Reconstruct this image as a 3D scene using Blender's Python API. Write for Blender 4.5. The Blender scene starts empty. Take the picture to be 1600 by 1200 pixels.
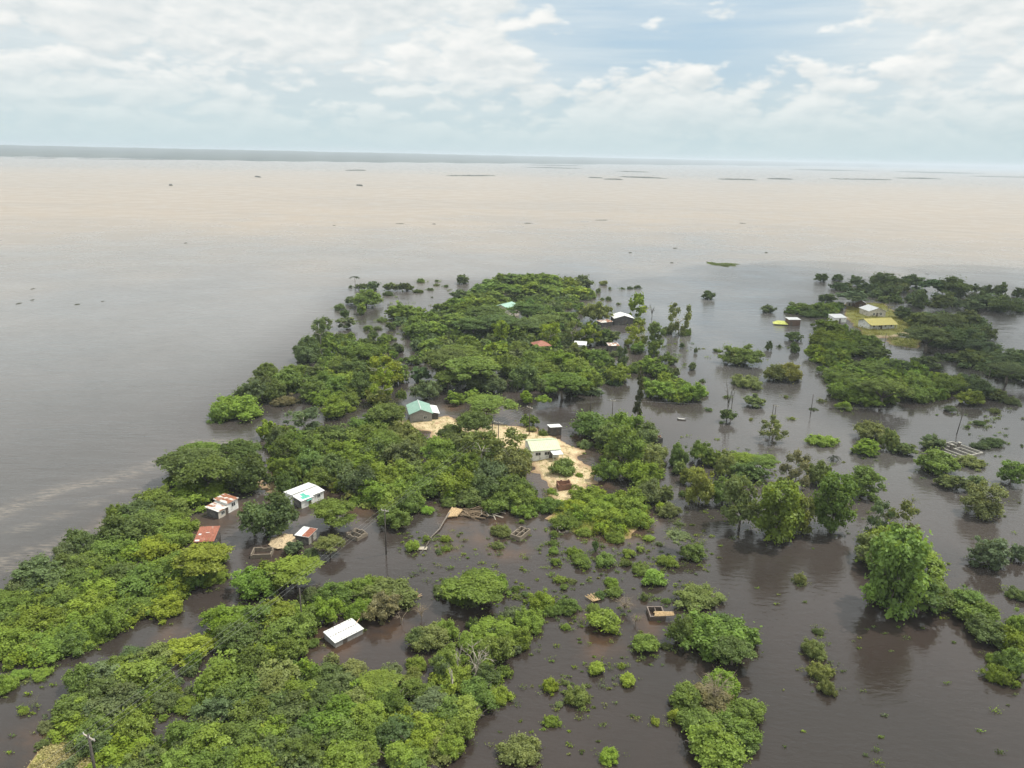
import bpy, bmesh, math, random
import numpy as np
from mathutils import Vector, Matrix
R_ = math.radians
rng = np.random.default_rng(11); random.seed(11)
SC = bpy.context.scene
COL = SC.collection

# ------------------------------------------------------------------ camera
CAM_H = 75.0; FPX = 1164.0; PITCH = R_(17.0); ROLL = R_(1.18)
_f = np.array([0, math.cos(PITCH), -math.sin(PITCH)])
_r0 = np.array([1.0, 0, 0]); _u0 = np.array([0, math.sin(PITCH), math.cos(PITCH)])
_r = math.cos(ROLL)*_r0 + math.sin(ROLL)*_u0
_u = -math.sin(ROLL)*_r0 + math.cos(ROLL)*_u0
cam = bpy.data.cameras.new('camera'); cam.sensor_width = 36; cam.lens = 36*FPX/1600
cam.clip_start = 0.5; cam.clip_end = 200000
camo = bpy.data.objects.new('camera', cam); COL.objects.link(camo)
camo.matrix_world = Matrix(((_r[0], _u[0], -_f[0], 0), (_r[1], _u[1], -_f[1], 0), (_r[2], _u[2], -_f[2], CAM_H), (0, 0, 0, 1)))
SC.camera = camo
SC.view_settings.view_transform = 'Standard'; SC.view_settings.look = 'None'
SC.view_settings.exposure = 0.0; SC.view_settings.gamma = 1.0
SC.render.engine = 'CYCLES'
SC.cycles.max_bounces = 6; SC.cycles.diffuse_bounces = 2; SC.cycles.glossy_bounces = 2
SC.cycles.transmission_bounces = 3; SC.cycles.transparent_max_bounces = 10; SC.cycles.volume_bounces = 0
SC.cycles.caustics_reflective = False; SC.cycles.caustics_refractive = False
SC.cycles.use_denoising = True

def ray(px, py):
    a = (px-800)/FPX; b = (600-py)/FPX
    d = _f + a*_r + b*_u
    return d
def G(px, py, z=0.0):
    d = ray(px, py); t = (z-CAM_H)/d[2]
    return Vector((d[0]*t, d[1]*t, z))
def project(P):
    P = np.asarray(P, float) - np.array([0, 0, CAM_H])
    dep = P @ _f
    return 800+FPX*(P @ _r)/dep, 600-FPX*(P @ _u)/dep, dep

# ------------------------------------------------------------------ sun and sky
SUN_EL = R_(62); SUN_DIR = Vector((math.cos(SUN_EL)*0.93, math.cos(SUN_EL)*0.37, math.sin(SUN_EL)))
sl = bpy.data.lights.new('sun', 'SUN'); sl.energy = 4.6; sl.angle = R_(0.6); sl.color = (1, .95, .87)
so = bpy.data.objects.new('sun', sl); COL.objects.link(so)
so.rotation_euler = SUN_DIR.to_track_quat('Z', 'Y').to_euler()
W = bpy.data.worlds.new('World'); SC.world = W; W.use_nodes = True; W.cycles.sampling_method = 'MANUAL'; W.cycles.sample_map_resolution = 512
nt = W.node_tree; nt.nodes.clear()
class NB:
    def __init__(s, nt): s.nt = nt
    def n(s, t, **kw):
        nd = s.nt.nodes.new(t)
        for k, v in kw.items():
            if k.startswith('i_'): nd.inputs[int(k[2:]) if k[2:].isdigit() else k[2:].replace('_', ' ')].default_value = v
            else: setattr(nd, k, v)
        return nd
    def l(s, a, b): s.nt.links.new(a, b)
    def math(s, op, a, b=None, clamp=False):
        nd = s.n('ShaderNodeMath', operation=op); nd.use_clamp = clamp
        for i, v in enumerate((a, b)):
            if v is None: continue
            if isinstance(v, (int, float)): nd.inputs[i].default_value = v
            else: s.l(v, nd.inputs[i])
        return nd.outputs[0]
    def mix(s, fac, a, b, mode='MIX'):
        nd = s.n('ShaderNodeMix', data_type='RGBA', blend_type=mode)
        for i, v in ((0, fac), (6, a), (7, b)):
            if isinstance(v, (int, float)): nd.inputs[i].default_value = v
            elif isinstance(v, tuple): nd.inputs[i].default_value = (*v, 1) if len(v) == 3 else v
            else: s.l(v, nd.inputs[i])
        return nd.outputs[2]
    def ramp(s, fac, lo, hi, smooth=True):
        nd = s.n('ShaderNodeMapRange', interpolation_type='SMOOTHSTEP' if smooth else 'LINEAR')
        nd.inputs[1].default_value = lo; nd.inputs[2].default_value = hi
        s.l(fac, nd.inputs[0]); return nd.outputs[0]
    def noise(s, vec, scale, detail=4, rough=.5, dist=0, out=0):
        nd = s.n('ShaderNodeTexNoise'); nd.inputs['Scale'].default_value = scale
        nd.inputs['Detail'].default_value = detail; nd.inputs['Roughness'].default_value = rough
        nd.inputs['Distortion'].default_value = dist
        if vec is not None: s.l(vec, nd.inputs['Vector'])
        return nd.outputs[out]
b = NB(nt)
SKY_K = 0.1
tc = b.n('ShaderNodeTexCoord'); sep = b.n('ShaderNodeSeparateXYZ'); b.l(tc.outputs['Generated'], sep.inputs[0])
z = sep.outputs[2]
sky = b.n('ShaderNodeTexSky', sky_type='NISHITA'); sky.sun_disc = False
sky.sun_elevation = SUN_EL; sky.sun_rotation = math.atan2(SUN_DIR.x, SUN_DIR.y)
sky.air_density = 1.0; sky.dust_density = 1.5; sky.ozone_density = 1.2
def cmap(sx, sy, sz, loc):
    m = b.n('ShaderNodeMapping'); m.inputs['Scale'].default_value = (sx, sy, sz); m.inputs['Location'].default_value = loc
    b.l(tc.outputs['Generated'], m.inputs[0]); return m.outputs[0]
v1 = cmap(1, 1, 2.3, (.0, 0, 0)); v1u = cmap(1, 1, 2.3, (-.006, 0, .022))
cov = b.noise(cmap(1, 1, 2.6, (3.3, 1.2, .4)), 3.4, 2, .5)
def billow(v):
    lump = b.math('ABSOLUTE', b.math('SUBTRACT', b.math('MULTIPLY', b.noise(v, 13.0, 3, .5), 2.0), 1.0))
    return b.math('ADD', b.math('MULTIPLY', b.noise(v, 7.5, 7, .56, .1), .74), b.math('MULTIPLY', lump, .36))
n1 = billow(v1); n1u = billow(v1u)
# clearer sky in a patch of directions right of centre
clr = b.n('ShaderNodeVectorMath', operation='DISTANCE'); b.l(cmap(1, 1, 1.9, (0, 0, 0)), clr.inputs[0]); clr.inputs[1].default_value = (.17, .97, .30)
hole = b.math('MULTIPLY', b.math('SUBTRACT', 1.0, b.ramp(clr.outputs['Value'], .03, .30)), .17)
low = b.math('MULTIPLY', b.math('SUBTRACT', 1.0, b.ramp(z, .02, .09)), .03)
dens = b.math('SUBTRACT', b.math('SUBTRACT', b.math('ADD', b.math('MULTIPLY', n1, .8), b.math('MULTIPLY', cov, .45)), hole), low)
mask = b.ramp(dens, .445, .53)
wisp = b.ramp(b.noise(cmap(.7, 1, 9, (1, 2, 5)), 3.2, 6, .6), .38, .7)
lit = b.ramp(b.math('SUBTRACT', n1, n1u), -.13, .13, False)
thick = b.ramp(dens, .56, .80)
ccol = b.mix(lit, (7.0, 7.6, 7.75), (9.6, 9.65, 9.4))
ccol = b.mix(b.math('MULTIPLY', thick, .35), ccol, (6.6, 7.1, 7.3))
hz = b.math('SUBTRACT', 1.0, b.ramp(z, -.02, .105))
blue = b.math('SUBTRACT', 1.0, b.ramp(clr.outputs['Value'], .05, .36))
veil = b.mix(b.math('MULTIPLY', wisp, .8), (6.5, 7.4, 7.75), (8.2, 8.75, 8.85))
base = b.mix(b.math('MULTIPLY', blue, b.math('SUBTRACT', 1.0, b.math('MULTIPLY', wisp, .5))), veil, b.mix(.7, sky.outputs[0], (5.2, 7.0, 8.4)))
c1 = b.mix(mask, base, ccol)
c2 = b.mix(b.math('POWER', hz, .8), c1, (5.7, 7.1, 7.4))
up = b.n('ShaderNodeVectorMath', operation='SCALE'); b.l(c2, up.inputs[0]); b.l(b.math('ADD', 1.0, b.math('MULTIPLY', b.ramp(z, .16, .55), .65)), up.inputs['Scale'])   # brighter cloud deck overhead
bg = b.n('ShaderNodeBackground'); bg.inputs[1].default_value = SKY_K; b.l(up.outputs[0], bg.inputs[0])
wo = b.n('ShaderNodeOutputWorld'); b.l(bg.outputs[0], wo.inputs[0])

# ------------------------------------------------------------------ helpers
def tag(o, label=None, cat=None, group=None, kind=None):
    if label: o['label'] = label
    if cat: o['category'] = cat
    if group: o['group'] = group
    if kind: o['kind'] = kind
    return o
def link(name, me, parent=None):
    o = bpy.data.objects.new(name, me); COL.objects.link(o)
    if parent is not None: o.parent = parent
    return o
def thing(name, label, cat, loc=(0, 0, 0), rz=0.0, group=None):
    o = bpy.data.objects.new(name, None); COL.objects.link(o); o.empty_display_size = .3
    o.location = loc; o.rotation_euler = (0, 0, rz)
    return tag(o, label, cat, group)
def npmesh(name, V, F, mat, attrs=None, smooth=False):
    """V (n,3); F (m,k) all the same k; attrs {name: per-face float array}"""
    V = np.ascontiguousarray(V, np.float32); F = np.ascontiguousarray(F, np.int32); m, k = F.shape
    me = bpy.data.meshes.new(name); me.vertices.add(len(V)); me.vertices.foreach_set('co', V.ravel())
    me.loops.add(m*k); me.loops.foreach_set('vertex_index', F.ravel())
    me.polygons.add(m); me.polygons.foreach_set('loop_start', np.arange(0, m*k, k, dtype=np.int32))
    me.polygons.foreach_set('loop_total', np.full(m, k, np.int32))
    if smooth: me.polygons.foreach_set('use_smooth', np.ones(m, bool))
    for nm, arr in (attrs or {}).items():
        dom = 'FACE' if len(arr) == m else 'POINT'
        a = me.attributes.new(nm, 'FLOAT', dom); a.data.foreach_set('value', np.ascontiguousarray(arr, np.float32))
    me.update(calc_edges=True); me.validate()
    if mat: me.materials.append(mat)
    return me
class MB:
    def __init__(s): s.v = []; s.f = []
    def add(s, vs, fs):
        o = len(s.v); s.v += [tuple(v) for v in vs]; s.f += [tuple(i+o for i in f) for f in fs]
    def box(s, x0, x1, y0, y1, z0, z1):
        s.add([(x0, y0, z0), (x1, y0, z0), (x1, y1, z0), (x0, y1, z0), (x0, y0, z1), (x1, y0, z1), (x1, y1, z1), (x0, y1, z1)],
              [(0, 3, 2, 1), (4, 5, 6, 7), (0, 1, 5, 4), (1, 2, 6, 5), (2, 3, 7, 6), (3, 0, 4, 7)])
    def slab(s, P, t):
        """quad P (4 points, seen from above counter-clockwise) thickened down by t"""
        P = [Vector(p) for p in P]; n = (P[1]-P[0]).cross(P[3]-P[0]).normalized()
        Q = [p-n*t for p in P]
        s.add(P+Q, [(0, 1, 2, 3), (7, 6, 5, 4), (0, 4, 5, 1), (1, 5, 6, 2), (2, 6, 7, 3), (3, 7, 4, 0)])
    def corr(s, P, t, pitch=.32, amp=.035, slope_dir=1):
        """corrugated sheet over quad P: ribs run from edge P0P1 to edge P3P2"""
        P = [Vector(p) for p in P]; n = (P[1]-P[0]).cross(P[3]-P[0]).normalized()
        L = (P[1]-P[0]).length; k = max(4, int(L/pitch)*2)
        vs = []; fs = []
        for i in range(k+1):
            u = i/k; off = n*(amp if i % 2 else 0)
            a = P[0].lerp(P[1], u); c = P[3].lerp(P[2], u)
            vs += [a+off, c+off, a-n*t, c-n*t]
        for i in range(k):
            o = i*4; q = o+4
            fs += [(o, q, q+1, o+1), (o+2, o+3, q+3, q+2), (o, o+2, q+2, q), (o+1, q+1, q+3, o+3)]
        fs += [(0, 1, 3, 2), (k*4, k*4+2, k*4+3, k*4+1)]
        s.add(vs, fs)
    def tube(s, pts, rad, n=6, cap=True):
        pts = [Vector(p) for p in pts]; o = len(s.v); K = len(pts)
        if not hasattr(rad, '__len__'): rad = [rad]*K
        for i, p in enumerate(pts):
            d = (pts[min(i+1, K-1)]-pts[max(i-1, 0)]).normalized()
            a = d.orthogonal().normalized(); c = d.cross(a)
            for j in range(n):
                t = 2*math.pi*j/n; s.v.append(tuple(p+(a*math.cos(t)+c*math.sin(t))*rad[i]))
        for i in range(K-1):
            for j in range(n):
                s.f.append((o+i*n+j, o+i*n+(j+1) % n, o+(i+1)*n+(j+1) % n, o+(i+1)*n+j))
        if cap:
            s.f.append(tuple(o+j for j in reversed(range(n)))); s.f.append(tuple(o+(K-1)*n+j for j in range(n)))
    def mesh(s, name, mat, smooth=False):
        me = bpy.data.meshes.new(name); me.from_pydata(s.v, [], s.f); me.update()
        if smooth: me.polygons.foreach_set('use_smooth', np.ones(len(me.polygons), bool))
        me.materials.append(mat); return me
    def build(s, name, mat, parent=None, smooth=False):
        return link(name, s.mesh(name, mat, smooth), parent)
def in_poly(px, py, poly):
    px = np.asarray(px, float); py = np.asarray(py, float); ins = np.zeros(px.shape, bool); n = len(poly)
    for i in range(n):
        x1, y1 = poly[i]; x2, y2 = poly[(i+1) % n]
        c = ((y1 > py) != (y2 > py)); ins ^= c & (px < (x2-x1)*(py-y1)/((y2-y1) if y2 != y1 else 1e-9)+x1)
    return ins
def seg_dist(X, Y, pts, closed=True):
    D = np.full(X.shape, 1e9); n = len(pts)
    for i in range(n if closed else n-1):
        x1, y1 = pts[i]; x2, y2 = pts[(i+1) % n]; dx, dy = x2-x1, y2-y1; q = dx*dx+dy*dy+1e-9
        t = np.clip(((X-x1)*dx+(Y-y1)*dy)/q, 0, 1); D = np.minimum(D, np.hypot(X-x1-t*dx, Y-y1-t*dy))
    return D
def sdf(X, Y, poly):
    d = seg_dist(X, Y, poly); return np.where(in_poly(X, Y, poly), d, -d)
def wpoly(pp): return [tuple(G(*p)[:2]) for p in pp]
def sstep(x, a, c): t = np.clip((x-a)/(c-a), 0, 1); return t*t*(3-2*t)

# ------------------------------------------------------------------ materials
def newmat(name):
    m = bpy.data.materials.new(name); m.use_nodes = True; m.node_tree.nodes.clear()
    return m, NB(m.node_tree)
def outp(b, sh):
    o = b.n('ShaderNodeOutputMaterial'); b.l(sh, o.inputs[0]); return o
def principled(b, col, rough=.8, normal=None, spec=.3, metal=0):
    p = b.n('ShaderNodeBsdfPrincipled')
    if isinstance(col, tuple): p.inputs['Base Color'].default_value = (*col, 1)
    else: b.l(col, p.inputs['Base Color'])
    if isinstance(rough, (int, float)): p.inputs['Roughness'].default_value = rough
    else: b.l(rough, p.inputs['Roughness'])
    p.inputs['Specular IOR Level'].default_value = spec; p.inputs['Metallic'].default_value = metal
    if normal is not None: b.l(normal, p.inputs['Normal'])
    return p.outputs[0]
def simple(name, col, rough=.85, var=.25, scale=2.0, spec=.25, stain=None, stain_amt=.5, stain_scale=.8, metal=0):
    m, b = newmat(name); t = b.n('ShaderNodeTexCoord').outputs['Object']
    n = b.noise(t, scale, 5, .6); f = b.ramp(n, .3, .7)
    c = b.mix(f, tuple(x*(1-var) for x in col), tuple(min(1, x*(1+var)) for x in col))
    if stain:
        s = b.ramp(b.noise(t, stain_scale, 6, .65, .6), .5+.3*(.5-stain_amt), .62+.3*(.5-stain_amt)); c = b.mix(s, c, stain)
    outp(b, principled(b, c, rough, None, spec, metal)); return m
def bump(b, h, strength, dist=.1):
    n = b.n('ShaderNodeBump'); n.inputs['Strength'].default_value = strength; n.inputs['Distance'].default_value = dist
    b.l(h, n.inputs['Height']); return n.outputs[0]
def blockmat(name, c1, c2, mortar, scale=1.0):
    m, b = newmat(name); t = b.n('ShaderNodeTexCoord').outputs['Object']
    sp = b.n('ShaderNodeSeparateXYZ'); b.l(t, sp.inputs[0])
    cb = b.n('ShaderNodeCombineXYZ'); b.l(b.math('ADD', sp.outputs[0], sp.outputs[1]), cb.inputs[0]); b.l(sp.outputs[2], cb.inputs[1])
    br = b.n('ShaderNodeTexBrick'); b.l(cb.outputs[0], br.inputs['Vector'])
    br.inputs['Color1'].default_value = (*c1, 1); br.inputs['Color2'].default_value = (*c2, 1); br.inputs['Mortar'].default_value = (*mortar, 1)
    br.inputs['Scale'].default_value = scale; br.inputs['Brick Width'].default_value = .42; br.inputs['Row Height'].default_value = .2; br.inputs['Mortar Size'].default_value = .012
    n = b.ramp(b.noise(t, .9, 6, .65), .35, .7)
    c = b.mix(b.math('MULTIPLY', n, .45), br.outputs[0], tuple(x*.45 for x in c1))
    outp(b, principled(b, c, .9, None, .15)); return m
def tinmat(name, col, rust=None, amt=.3, dirt=(.25, .24, .22), rough=.5):
    m, b = newmat(name); t = b.n('ShaderNodeTexCoord').outputs['Object']
    f = b.ramp(b.noise(t, 1.3, 5, .6), .3, .75)
    c = b.mix(f, tuple(x*.8 for x in col), col)
    mp = b.n('ShaderNodeMapping'); mp.inputs['Scale'].default_value = (2.2, .5, 1); b.l(t, mp.inputs[0])
    c = b.mix(b.math('MULTIPLY', b.ramp(b.noise(mp.outputs[0], 1.6, 6, .72), .45, .72), .7), c, dirt)
    if rust:
        mp2 = b.n('ShaderNodeMapping'); mp2.inputs['Scale'].default_value = (1.1, .35, 1); b.l(t, mp2.inputs[0])
        s = b.ramp(b.noise(mp2.outputs[0], .8, 5, .6, .3), .56-.4*amt, .64-.4*amt)
        rv = b.mix(b.ramp(b.noise(t, 3, 4), .3, .7), tuple(x*.6 for x in rust), rust)
        c = b.mix(s, c, rv)
    outp(b, principled(b, c, rough, None, .4)); return m
M = {}
M['white_tin'] = tinmat('white_tin', (.70, .70, .68), None, 0, (.3, .28, .25))
M['white_tin_old'] = tinmat('white_tin_old', (.62, .6, .55), (.30, .12, .06), .28)
M['rust_tin'] = tinmat('rust_tin', (.42, .33, .28), (.30, .10, .055), .75)
M['red_rust'] = tinmat('red_rust', (.33, .11, .06), (.26, .08, .04), .5)
M['green_tin'] = tinmat('green_tin', (.19, .33, .26), None, 0, (.28, .36, .31))
M['pale_green_tin'] = tinmat('pale_green_tin', (.46, .52, .36), None, 0, (.56, .54, .27))
M['bright_green_tin'] = tinmat('bright_green_tin', (.27, .45, .36))
M['yellow_tin'] = tinmat('yellow_tin', (.56, .47, .11), None, 0, (.42, .37, .14))
M['teal_tarp'] = simple('teal_tarp', (.09, .36, .27), .5, .25, 3)
M['lime_tarp'] = simple('lime_tarp', (.60, .62, .16), .6, .2, 2)
M['white_wall'] = simple('white_wall', (.72, .72, .68), .9, .12, 1.5, stain=(.40, .38, .33), stain_amt=.3)
M['cream_wall'] = simple('cream_wall', (.55, .50, .42), .9, .15, 1.5, stain=(.3, .27, .22), stain_amt=.4)
M['grey_wall'] = blockmat('grey_wall', (.30, .29, .27), (.24, .235, .22), (.38, .37, .34))
M['dark_wall'] = simple('dark_wall', (.085, .08, .075), .9, .3, 1.2, stain=(.16, .15, .13), stain_amt=.4)
M['brown_wall'] = simple('brown_wall', (.13, .085, .06), .9, .25, 1.4)
M['block'] = blockmat('block', (.23, .19, .145), (.18, .15, .115), (.29, .25, .20))
M['block_grey'] = blockmat('block_grey', (.20, .19, .17), (.16, .15, .14), (.27, .255, .23))
M['block_dark'] = blockmat('block_dark', (.135, .105, .085), (.11, .085, .07), (.19, .155, .13))
M['brick_red'] = blockmat('brick_red', (.24, .115, .075), (.19, .09, .06), (.33, .26, .2))
M['concrete'] = simple('concrete', (.34, .32, .28), .9, .2, 2, stain=(.25, .24, .2), stain_amt=.4)
M['glass'] = simple('glass', (.03, .035, .04), .15, .1, 1, .5)
M['door'] = simple('door', (.10, .085, .07), .6, .15, 3)
M['frame'] = simple('frame', (.6, .6, .56), .7, .1, 2)
M['thatch'] = simple('thatch', (.42, .33, .21), 1, .35, 5, .05, stain=(.24, .19, .13), stain_amt=.4, stain_scale=1.5)
M['thatch_orange'] = simple('thatch_orange', (.40, .29, .165), 1, .3, 4, .05)
M['thatch_dark'] = simple('thatch_dark', (.20, .15, .10), 1, .35, 4, .05)
M['wood_grey'] = simple('wood_grey', (.16, .14, .12), .9, .3, 3, .1)
M['wood_pole'] = simple('wood_pole', (.085, .075, .065), .9, .3, 3, .1)
M['wood_pale'] = simple('wood_pale', (.36, .32, .26), .9, .2, 3, .1)
M['bark'] = simple('bark', (.19, .165, .135), .95, .35, 2.5, .05)
M['bark_pale'] = simple('bark_pale', (.40, .37, .31), .95, .25, 2.5, .05)
M['wire'] = simple('wire', (.20, .20, .19), .5, .05, 1, .4)
M['ceramic'] = simple('ceramic', (.7, .7, .68), .4, .05, 1, .5)
M['boat'] = simple('boat', (.34, .33, .31), .8, .25, 2)

def leafmat():
    m, b = newmat('leaves')
    oi = b.n('ShaderNodeObjectInfo')
    at = b.n('ShaderNodeAttribute'); at.attribute_name = 'tone'
    hu = b.n('ShaderNodeAttribute'); hu.attribute_name = 'hue'
    # leaf-by-leaf and clump-by-clump colour of the foliage itself
    tone = b.math('ADD', .62, b.math('MULTIPLY', at.outputs['Fac'], .76))
    mul = b.n('ShaderNodeVectorMath', operation='SCALE'); b.l(oi.outputs['Color'], mul.inputs[0]); b.l(tone, mul.inputs['Scale'])
    yel = b.n('ShaderNodeVectorMath', operation='MULTIPLY'); b.l(mul.outputs[0], yel.inputs[0]); yel.inputs[1].default_value = (1.22, 1.14, .85)
    c = b.mix(b.math('MULTIPLY', hu.outputs['Fac'], .75), mul.outputs[0], yel.outputs[0])
    d = b.n('ShaderNodeBsdfDiffuse'); b.l(c, d.inputs[0])
    t = b.n('ShaderNodeBsdfTranslucent'); tm = b.n('ShaderNodeVectorMath', operation='MULTIPLY'); b.l(c, tm.inputs[0]); tm.inputs[1].default_value = (1.5, 1.35, .6); b.l(tm.outputs[0], t.inputs[0])
    g = b.n('ShaderNodeBsdfGlossy'); g.inputs['Roughness'].default_value = .45; g.inputs[0].default_value = (.5, .5, .5, 1)
    m1 = b.n('ShaderNodeMixShader'); m1.inputs[0].default_value = .36; b.l(d.outputs[0], m1.inputs[1]); b.l(t.outputs[0], m1.inputs[2])
    m2 = b.n('ShaderNodeMixShader'); m2.inputs[0].default_value = .018; b.l(m1.outputs[0], m2.inputs[1]); b.l(g.outputs[0], m2.inputs[2])
    outp(b, m2.outputs[0]); return m
M['leaves'] = leafmat()
def twigmat():
    m, b = newmat('twigs'); oi = b.n('ShaderNodeObjectInfo'); d = b.n('ShaderNodeBsdfDiffuse'); b.l(oi.outputs['Color'], d.inputs[0]); outp(b, d.outputs[0]); return m
M['twigs'] = twigmat()
# ------------------------------------------------------------------ ground and water
SAND = [[(668, 652), (700, 653), (735, 664), (770, 661), (800, 667), (850, 671), (872, 688), (897, 698), (914, 715), (928, 745), (922, 772), (900, 800), (870, 805), (850, 775), (840, 745), (830, 725), (790, 700), (740, 702), (690, 695), (665, 676), (640, 672), (630, 658)],
        [(480, 760), (515, 766), (530, 776), (515, 786), (480, 782)], [(405, 748), (440, 742), (460, 760), (440, 772), (412, 765)],
        [(1345, 517), (1390, 516), (1430, 519), (1425, 525), (1380, 529), (1345, 526)],
        [(695, 795), (720, 793), (728, 806), (700, 812)], [(150, 835), (172, 812), (180, 816), (160, 842)]]
GRASS = [[(1330, 472), (1385, 474), (1415, 500), (1440, 518), (1390, 527), (1345, 524), (1322, 498), (1318, 480)],
         [(823, 462), (885, 465), (892, 478), (860, 484), (826, 480)], [(55, 1200), (75, 1168), (110, 1160), (150, 1180), (160, 1215), (60, 1230)],
         [(850, 775), (900, 800), (960, 800), (1010, 815), (980, 838), (900, 835), (860, 812)],
         [(1385, 527), (1440, 530), (1430, 545), (1385, 540)]]
SHALLOW = [(330, 815, 8), (365, 803, 7), (300, 822, 6), (455, 800, 5), (560, 775, 7), (553, 805, 6), (440, 858, 6), (585, 975, 4.5), (612, 992, 3.5), (505, 1015, 6), (940, 995, 5.5), (745, 825, 9), (705, 850, 5), (790, 850, 6),
           (925, 690, 8), (940, 735, 6), (905, 830, 6), (770, 645, 8), (700, 640, 6), (60, 1180, 7), (415, 740, 5), (1000, 975, 5), (270, 990, 4)]
xs = np.concatenate([-np.geomspace(420, 90000, 40)[::-1], np.arange(-416, -60, 4.0), np.arange(-60, 84, 1.25), np.arange(84, 420, 4.0), np.geomspace(420, 90000, 40)])
ys = np.concatenate([-np.geomspace(30, 60000, 12)[::-1], np.arange(-26, 60, 6.0), np.arange(60, 150, 2.0), np.arange(150, 262, 1.25), np.arange(262, 600, 4.0), np.geomspace(600, 120000, 60)])
GX, GY = np.meshgrid(xs, ys)
nx, ny = len(xs), len(ys); ii = np.arange(nx*ny).reshape(ny, nx)
GF = np.stack([ii[:-1, :-1], ii[:-1, 1:], ii[1:, 1:], ii[1:, :-1]], -1).reshape(-1, 4)
near = (np.abs(GX) < 430) & (GY > 55) & (GY < 620)
def vn(X, Y, s, seed):           # cheap value noise
    r = np.random.default_rng(seed).random((64, 64)); x = X/s; y = Y/s; xi = np.floor(x).astype(int); yi = np.floor(y).astype(int)
    fx = x-xi; fy = y-yi; fx = fx*fx*(3-2*fx); fy = fy*fy*(3-2*fy)
    g = lambda i, j: r[(yi+j) % 64, (xi+i) % 64]
    return (g(0, 0)*(1-fx)+g(1, 0)*fx)*(1-fy)+(g(0, 1)*(1-fx)+g(1, 1)*fx)*fy
wob = (vn(GX, GY, 6, 1)-.5)*4.2+(vn(GX, GY, 2.4, 2)-.5)*2.4
H = np.full(GX.shape, -1.6); sandA = np.zeros(GX.shape); grassA = np.zeros(GX.shape); shore = np.full(GX.shape, -99.)
for P in SAND:
    d = np.where(near, sdf(GX, GY, wpoly(P)), -999)+wob
    shore = np.maximum(shore, d); sandA = np.maximum(sandA, sstep(d, -2, 2))
for P in GRASS:
    d = np.where(near, sdf(GX, GY, wpoly(P)), -999)+wob
    shore = np.maximum(shore, d); grassA = np.maximum(grassA, sstep(d, -1.5, 2.5))
H = -1.6+1.6*sstep(shore, -7, 0)+.55*sstep(shore, 0, 6)+(vn(GX, GY, 3, 5)-.5)*.12*sstep(shore, -3, 1)
def groundmat():
    m, b = newmat('ground'); t = b.n('ShaderNodeTexCoord').outputs['Object']
    ga = b.n('ShaderNodeAttribute'); ga.attribute_name = 'grass'
    n = b.noise(t, .35, 6, .6); n2 = b.noise(t, 2.2, 5, .65)
    sand = b.mix(b.ramp(n2, .3, .72), (.37, .285, .165), (.58, .47, .295))
    sand = b.mix(b.ramp(n, .5, .68), sand, (.30, .20, .12))
    grass = b.mix(b.ramp(n2, .3, .7), (.15, .16, .035), (.30, .27, .085))
    gf = b.ramp(b.math('ADD', ga.outputs['Fac'], b.math('MULTIPLY', b.math('SUBTRACT', n, .5), 1.3)), .4, .62)
    c = b.mix(gf, sand, grass)
    c = b.mix(b.math('MULTIPLY', b.ramp(b.noise(t, .55, 7, .72, .6), .52, .64), .75), c, (.15, .155, .055))
    geo = b.n('ShaderNodeNewGeometry'); sp = b.n('ShaderNodeSeparateXYZ'); b.l(geo.outputs['Position'], sp.inputs[0])
    wet = b.math('SUBTRACT', 1.0, b.ramp(sp.outputs[2], -.02, .16))       # damp silt along the waterline
    c = b.mix(b.math('MULTIPLY', wet, .75), c, (.20, .12, .07))
    outp(b, principled(b, c, .95, bump(b, n2, .5, .2), .15)); return m
V = np.stack([GX, GY, H], -1).reshape(-1, 3)
me = npmesh('ground', V, GF, groundmat(), {'grass': grassA.ravel()}, True)
ground = tag(link('ground', me), kind='structure')

D = np.hypot(GX, GY)
DEN_ = [[(330, 650), (560, 440), (920, 430), (1110, 620), (1050, 800), (640, 860), (400, 760)], [(1210, 480), (1300, 430), (1640, 450), (1640, 640), (1320, 645)], [(0, 900), (230, 780), (470, 830), (1060, 830), (1180, 1120), (820, 1260), (0, 1260)]]
inner = np.zeros(GX.shape)
for P in DEN_: inner = np.maximum(inner, sstep(np.where(near, sdf(GX, GY, wpoly(P)), -999), -22, 14))
wD = D+120*(vn(GX, GY, 130, 7)-.5)-GX*.12
silt = sstep(wD+160*(vn(GX, GY, 45, 8)-.5), 300, 1150)*(1-.40*sstep(D, 2300, 4200))
silt_sheen = .66*(.34*sstep(D-.25*GX+30*(vn(GX, GY, 60, 9)-.5), 105, 200)+.62*sstep(wD, 190, 430))*(1-.72*inner)  # silt grey plus sky reflection painted into the water colour, less near thickets
shal = np.zeros(GX.shape)
for (px, py, r) in SHALLOW:
    P = G(px, py); d = np.hypot(GX-P.x, (GY-P.y)*.75)+wob*.8; shal = np.maximum(shal, 1-sstep(d, r*.35, r*1.1))
shal = np.maximum(shal, sstep(shore, -6, -1)*.9)*near
foam = np.zeros(GX.shape)
for L, w in (([(-40, 890), (60, 858), (110, 838), (160, 822), (190, 800)], 1.5), ([(-30, 815), (90, 765), (160, 752), (210, 738), (255, 718)], 2.2), ([(-60, 915), (40, 880), (90, 862)], .9), ([(20, 830), (120, 795), (200, 765)], .8), ([(410, 690), (350, 690), (300, 690)], 1.5)):
    d = seg_dist(GX, GY, wpoly(L), False); foam = np.maximum(foam, np.exp(-(d/w)**2)*near)
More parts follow.
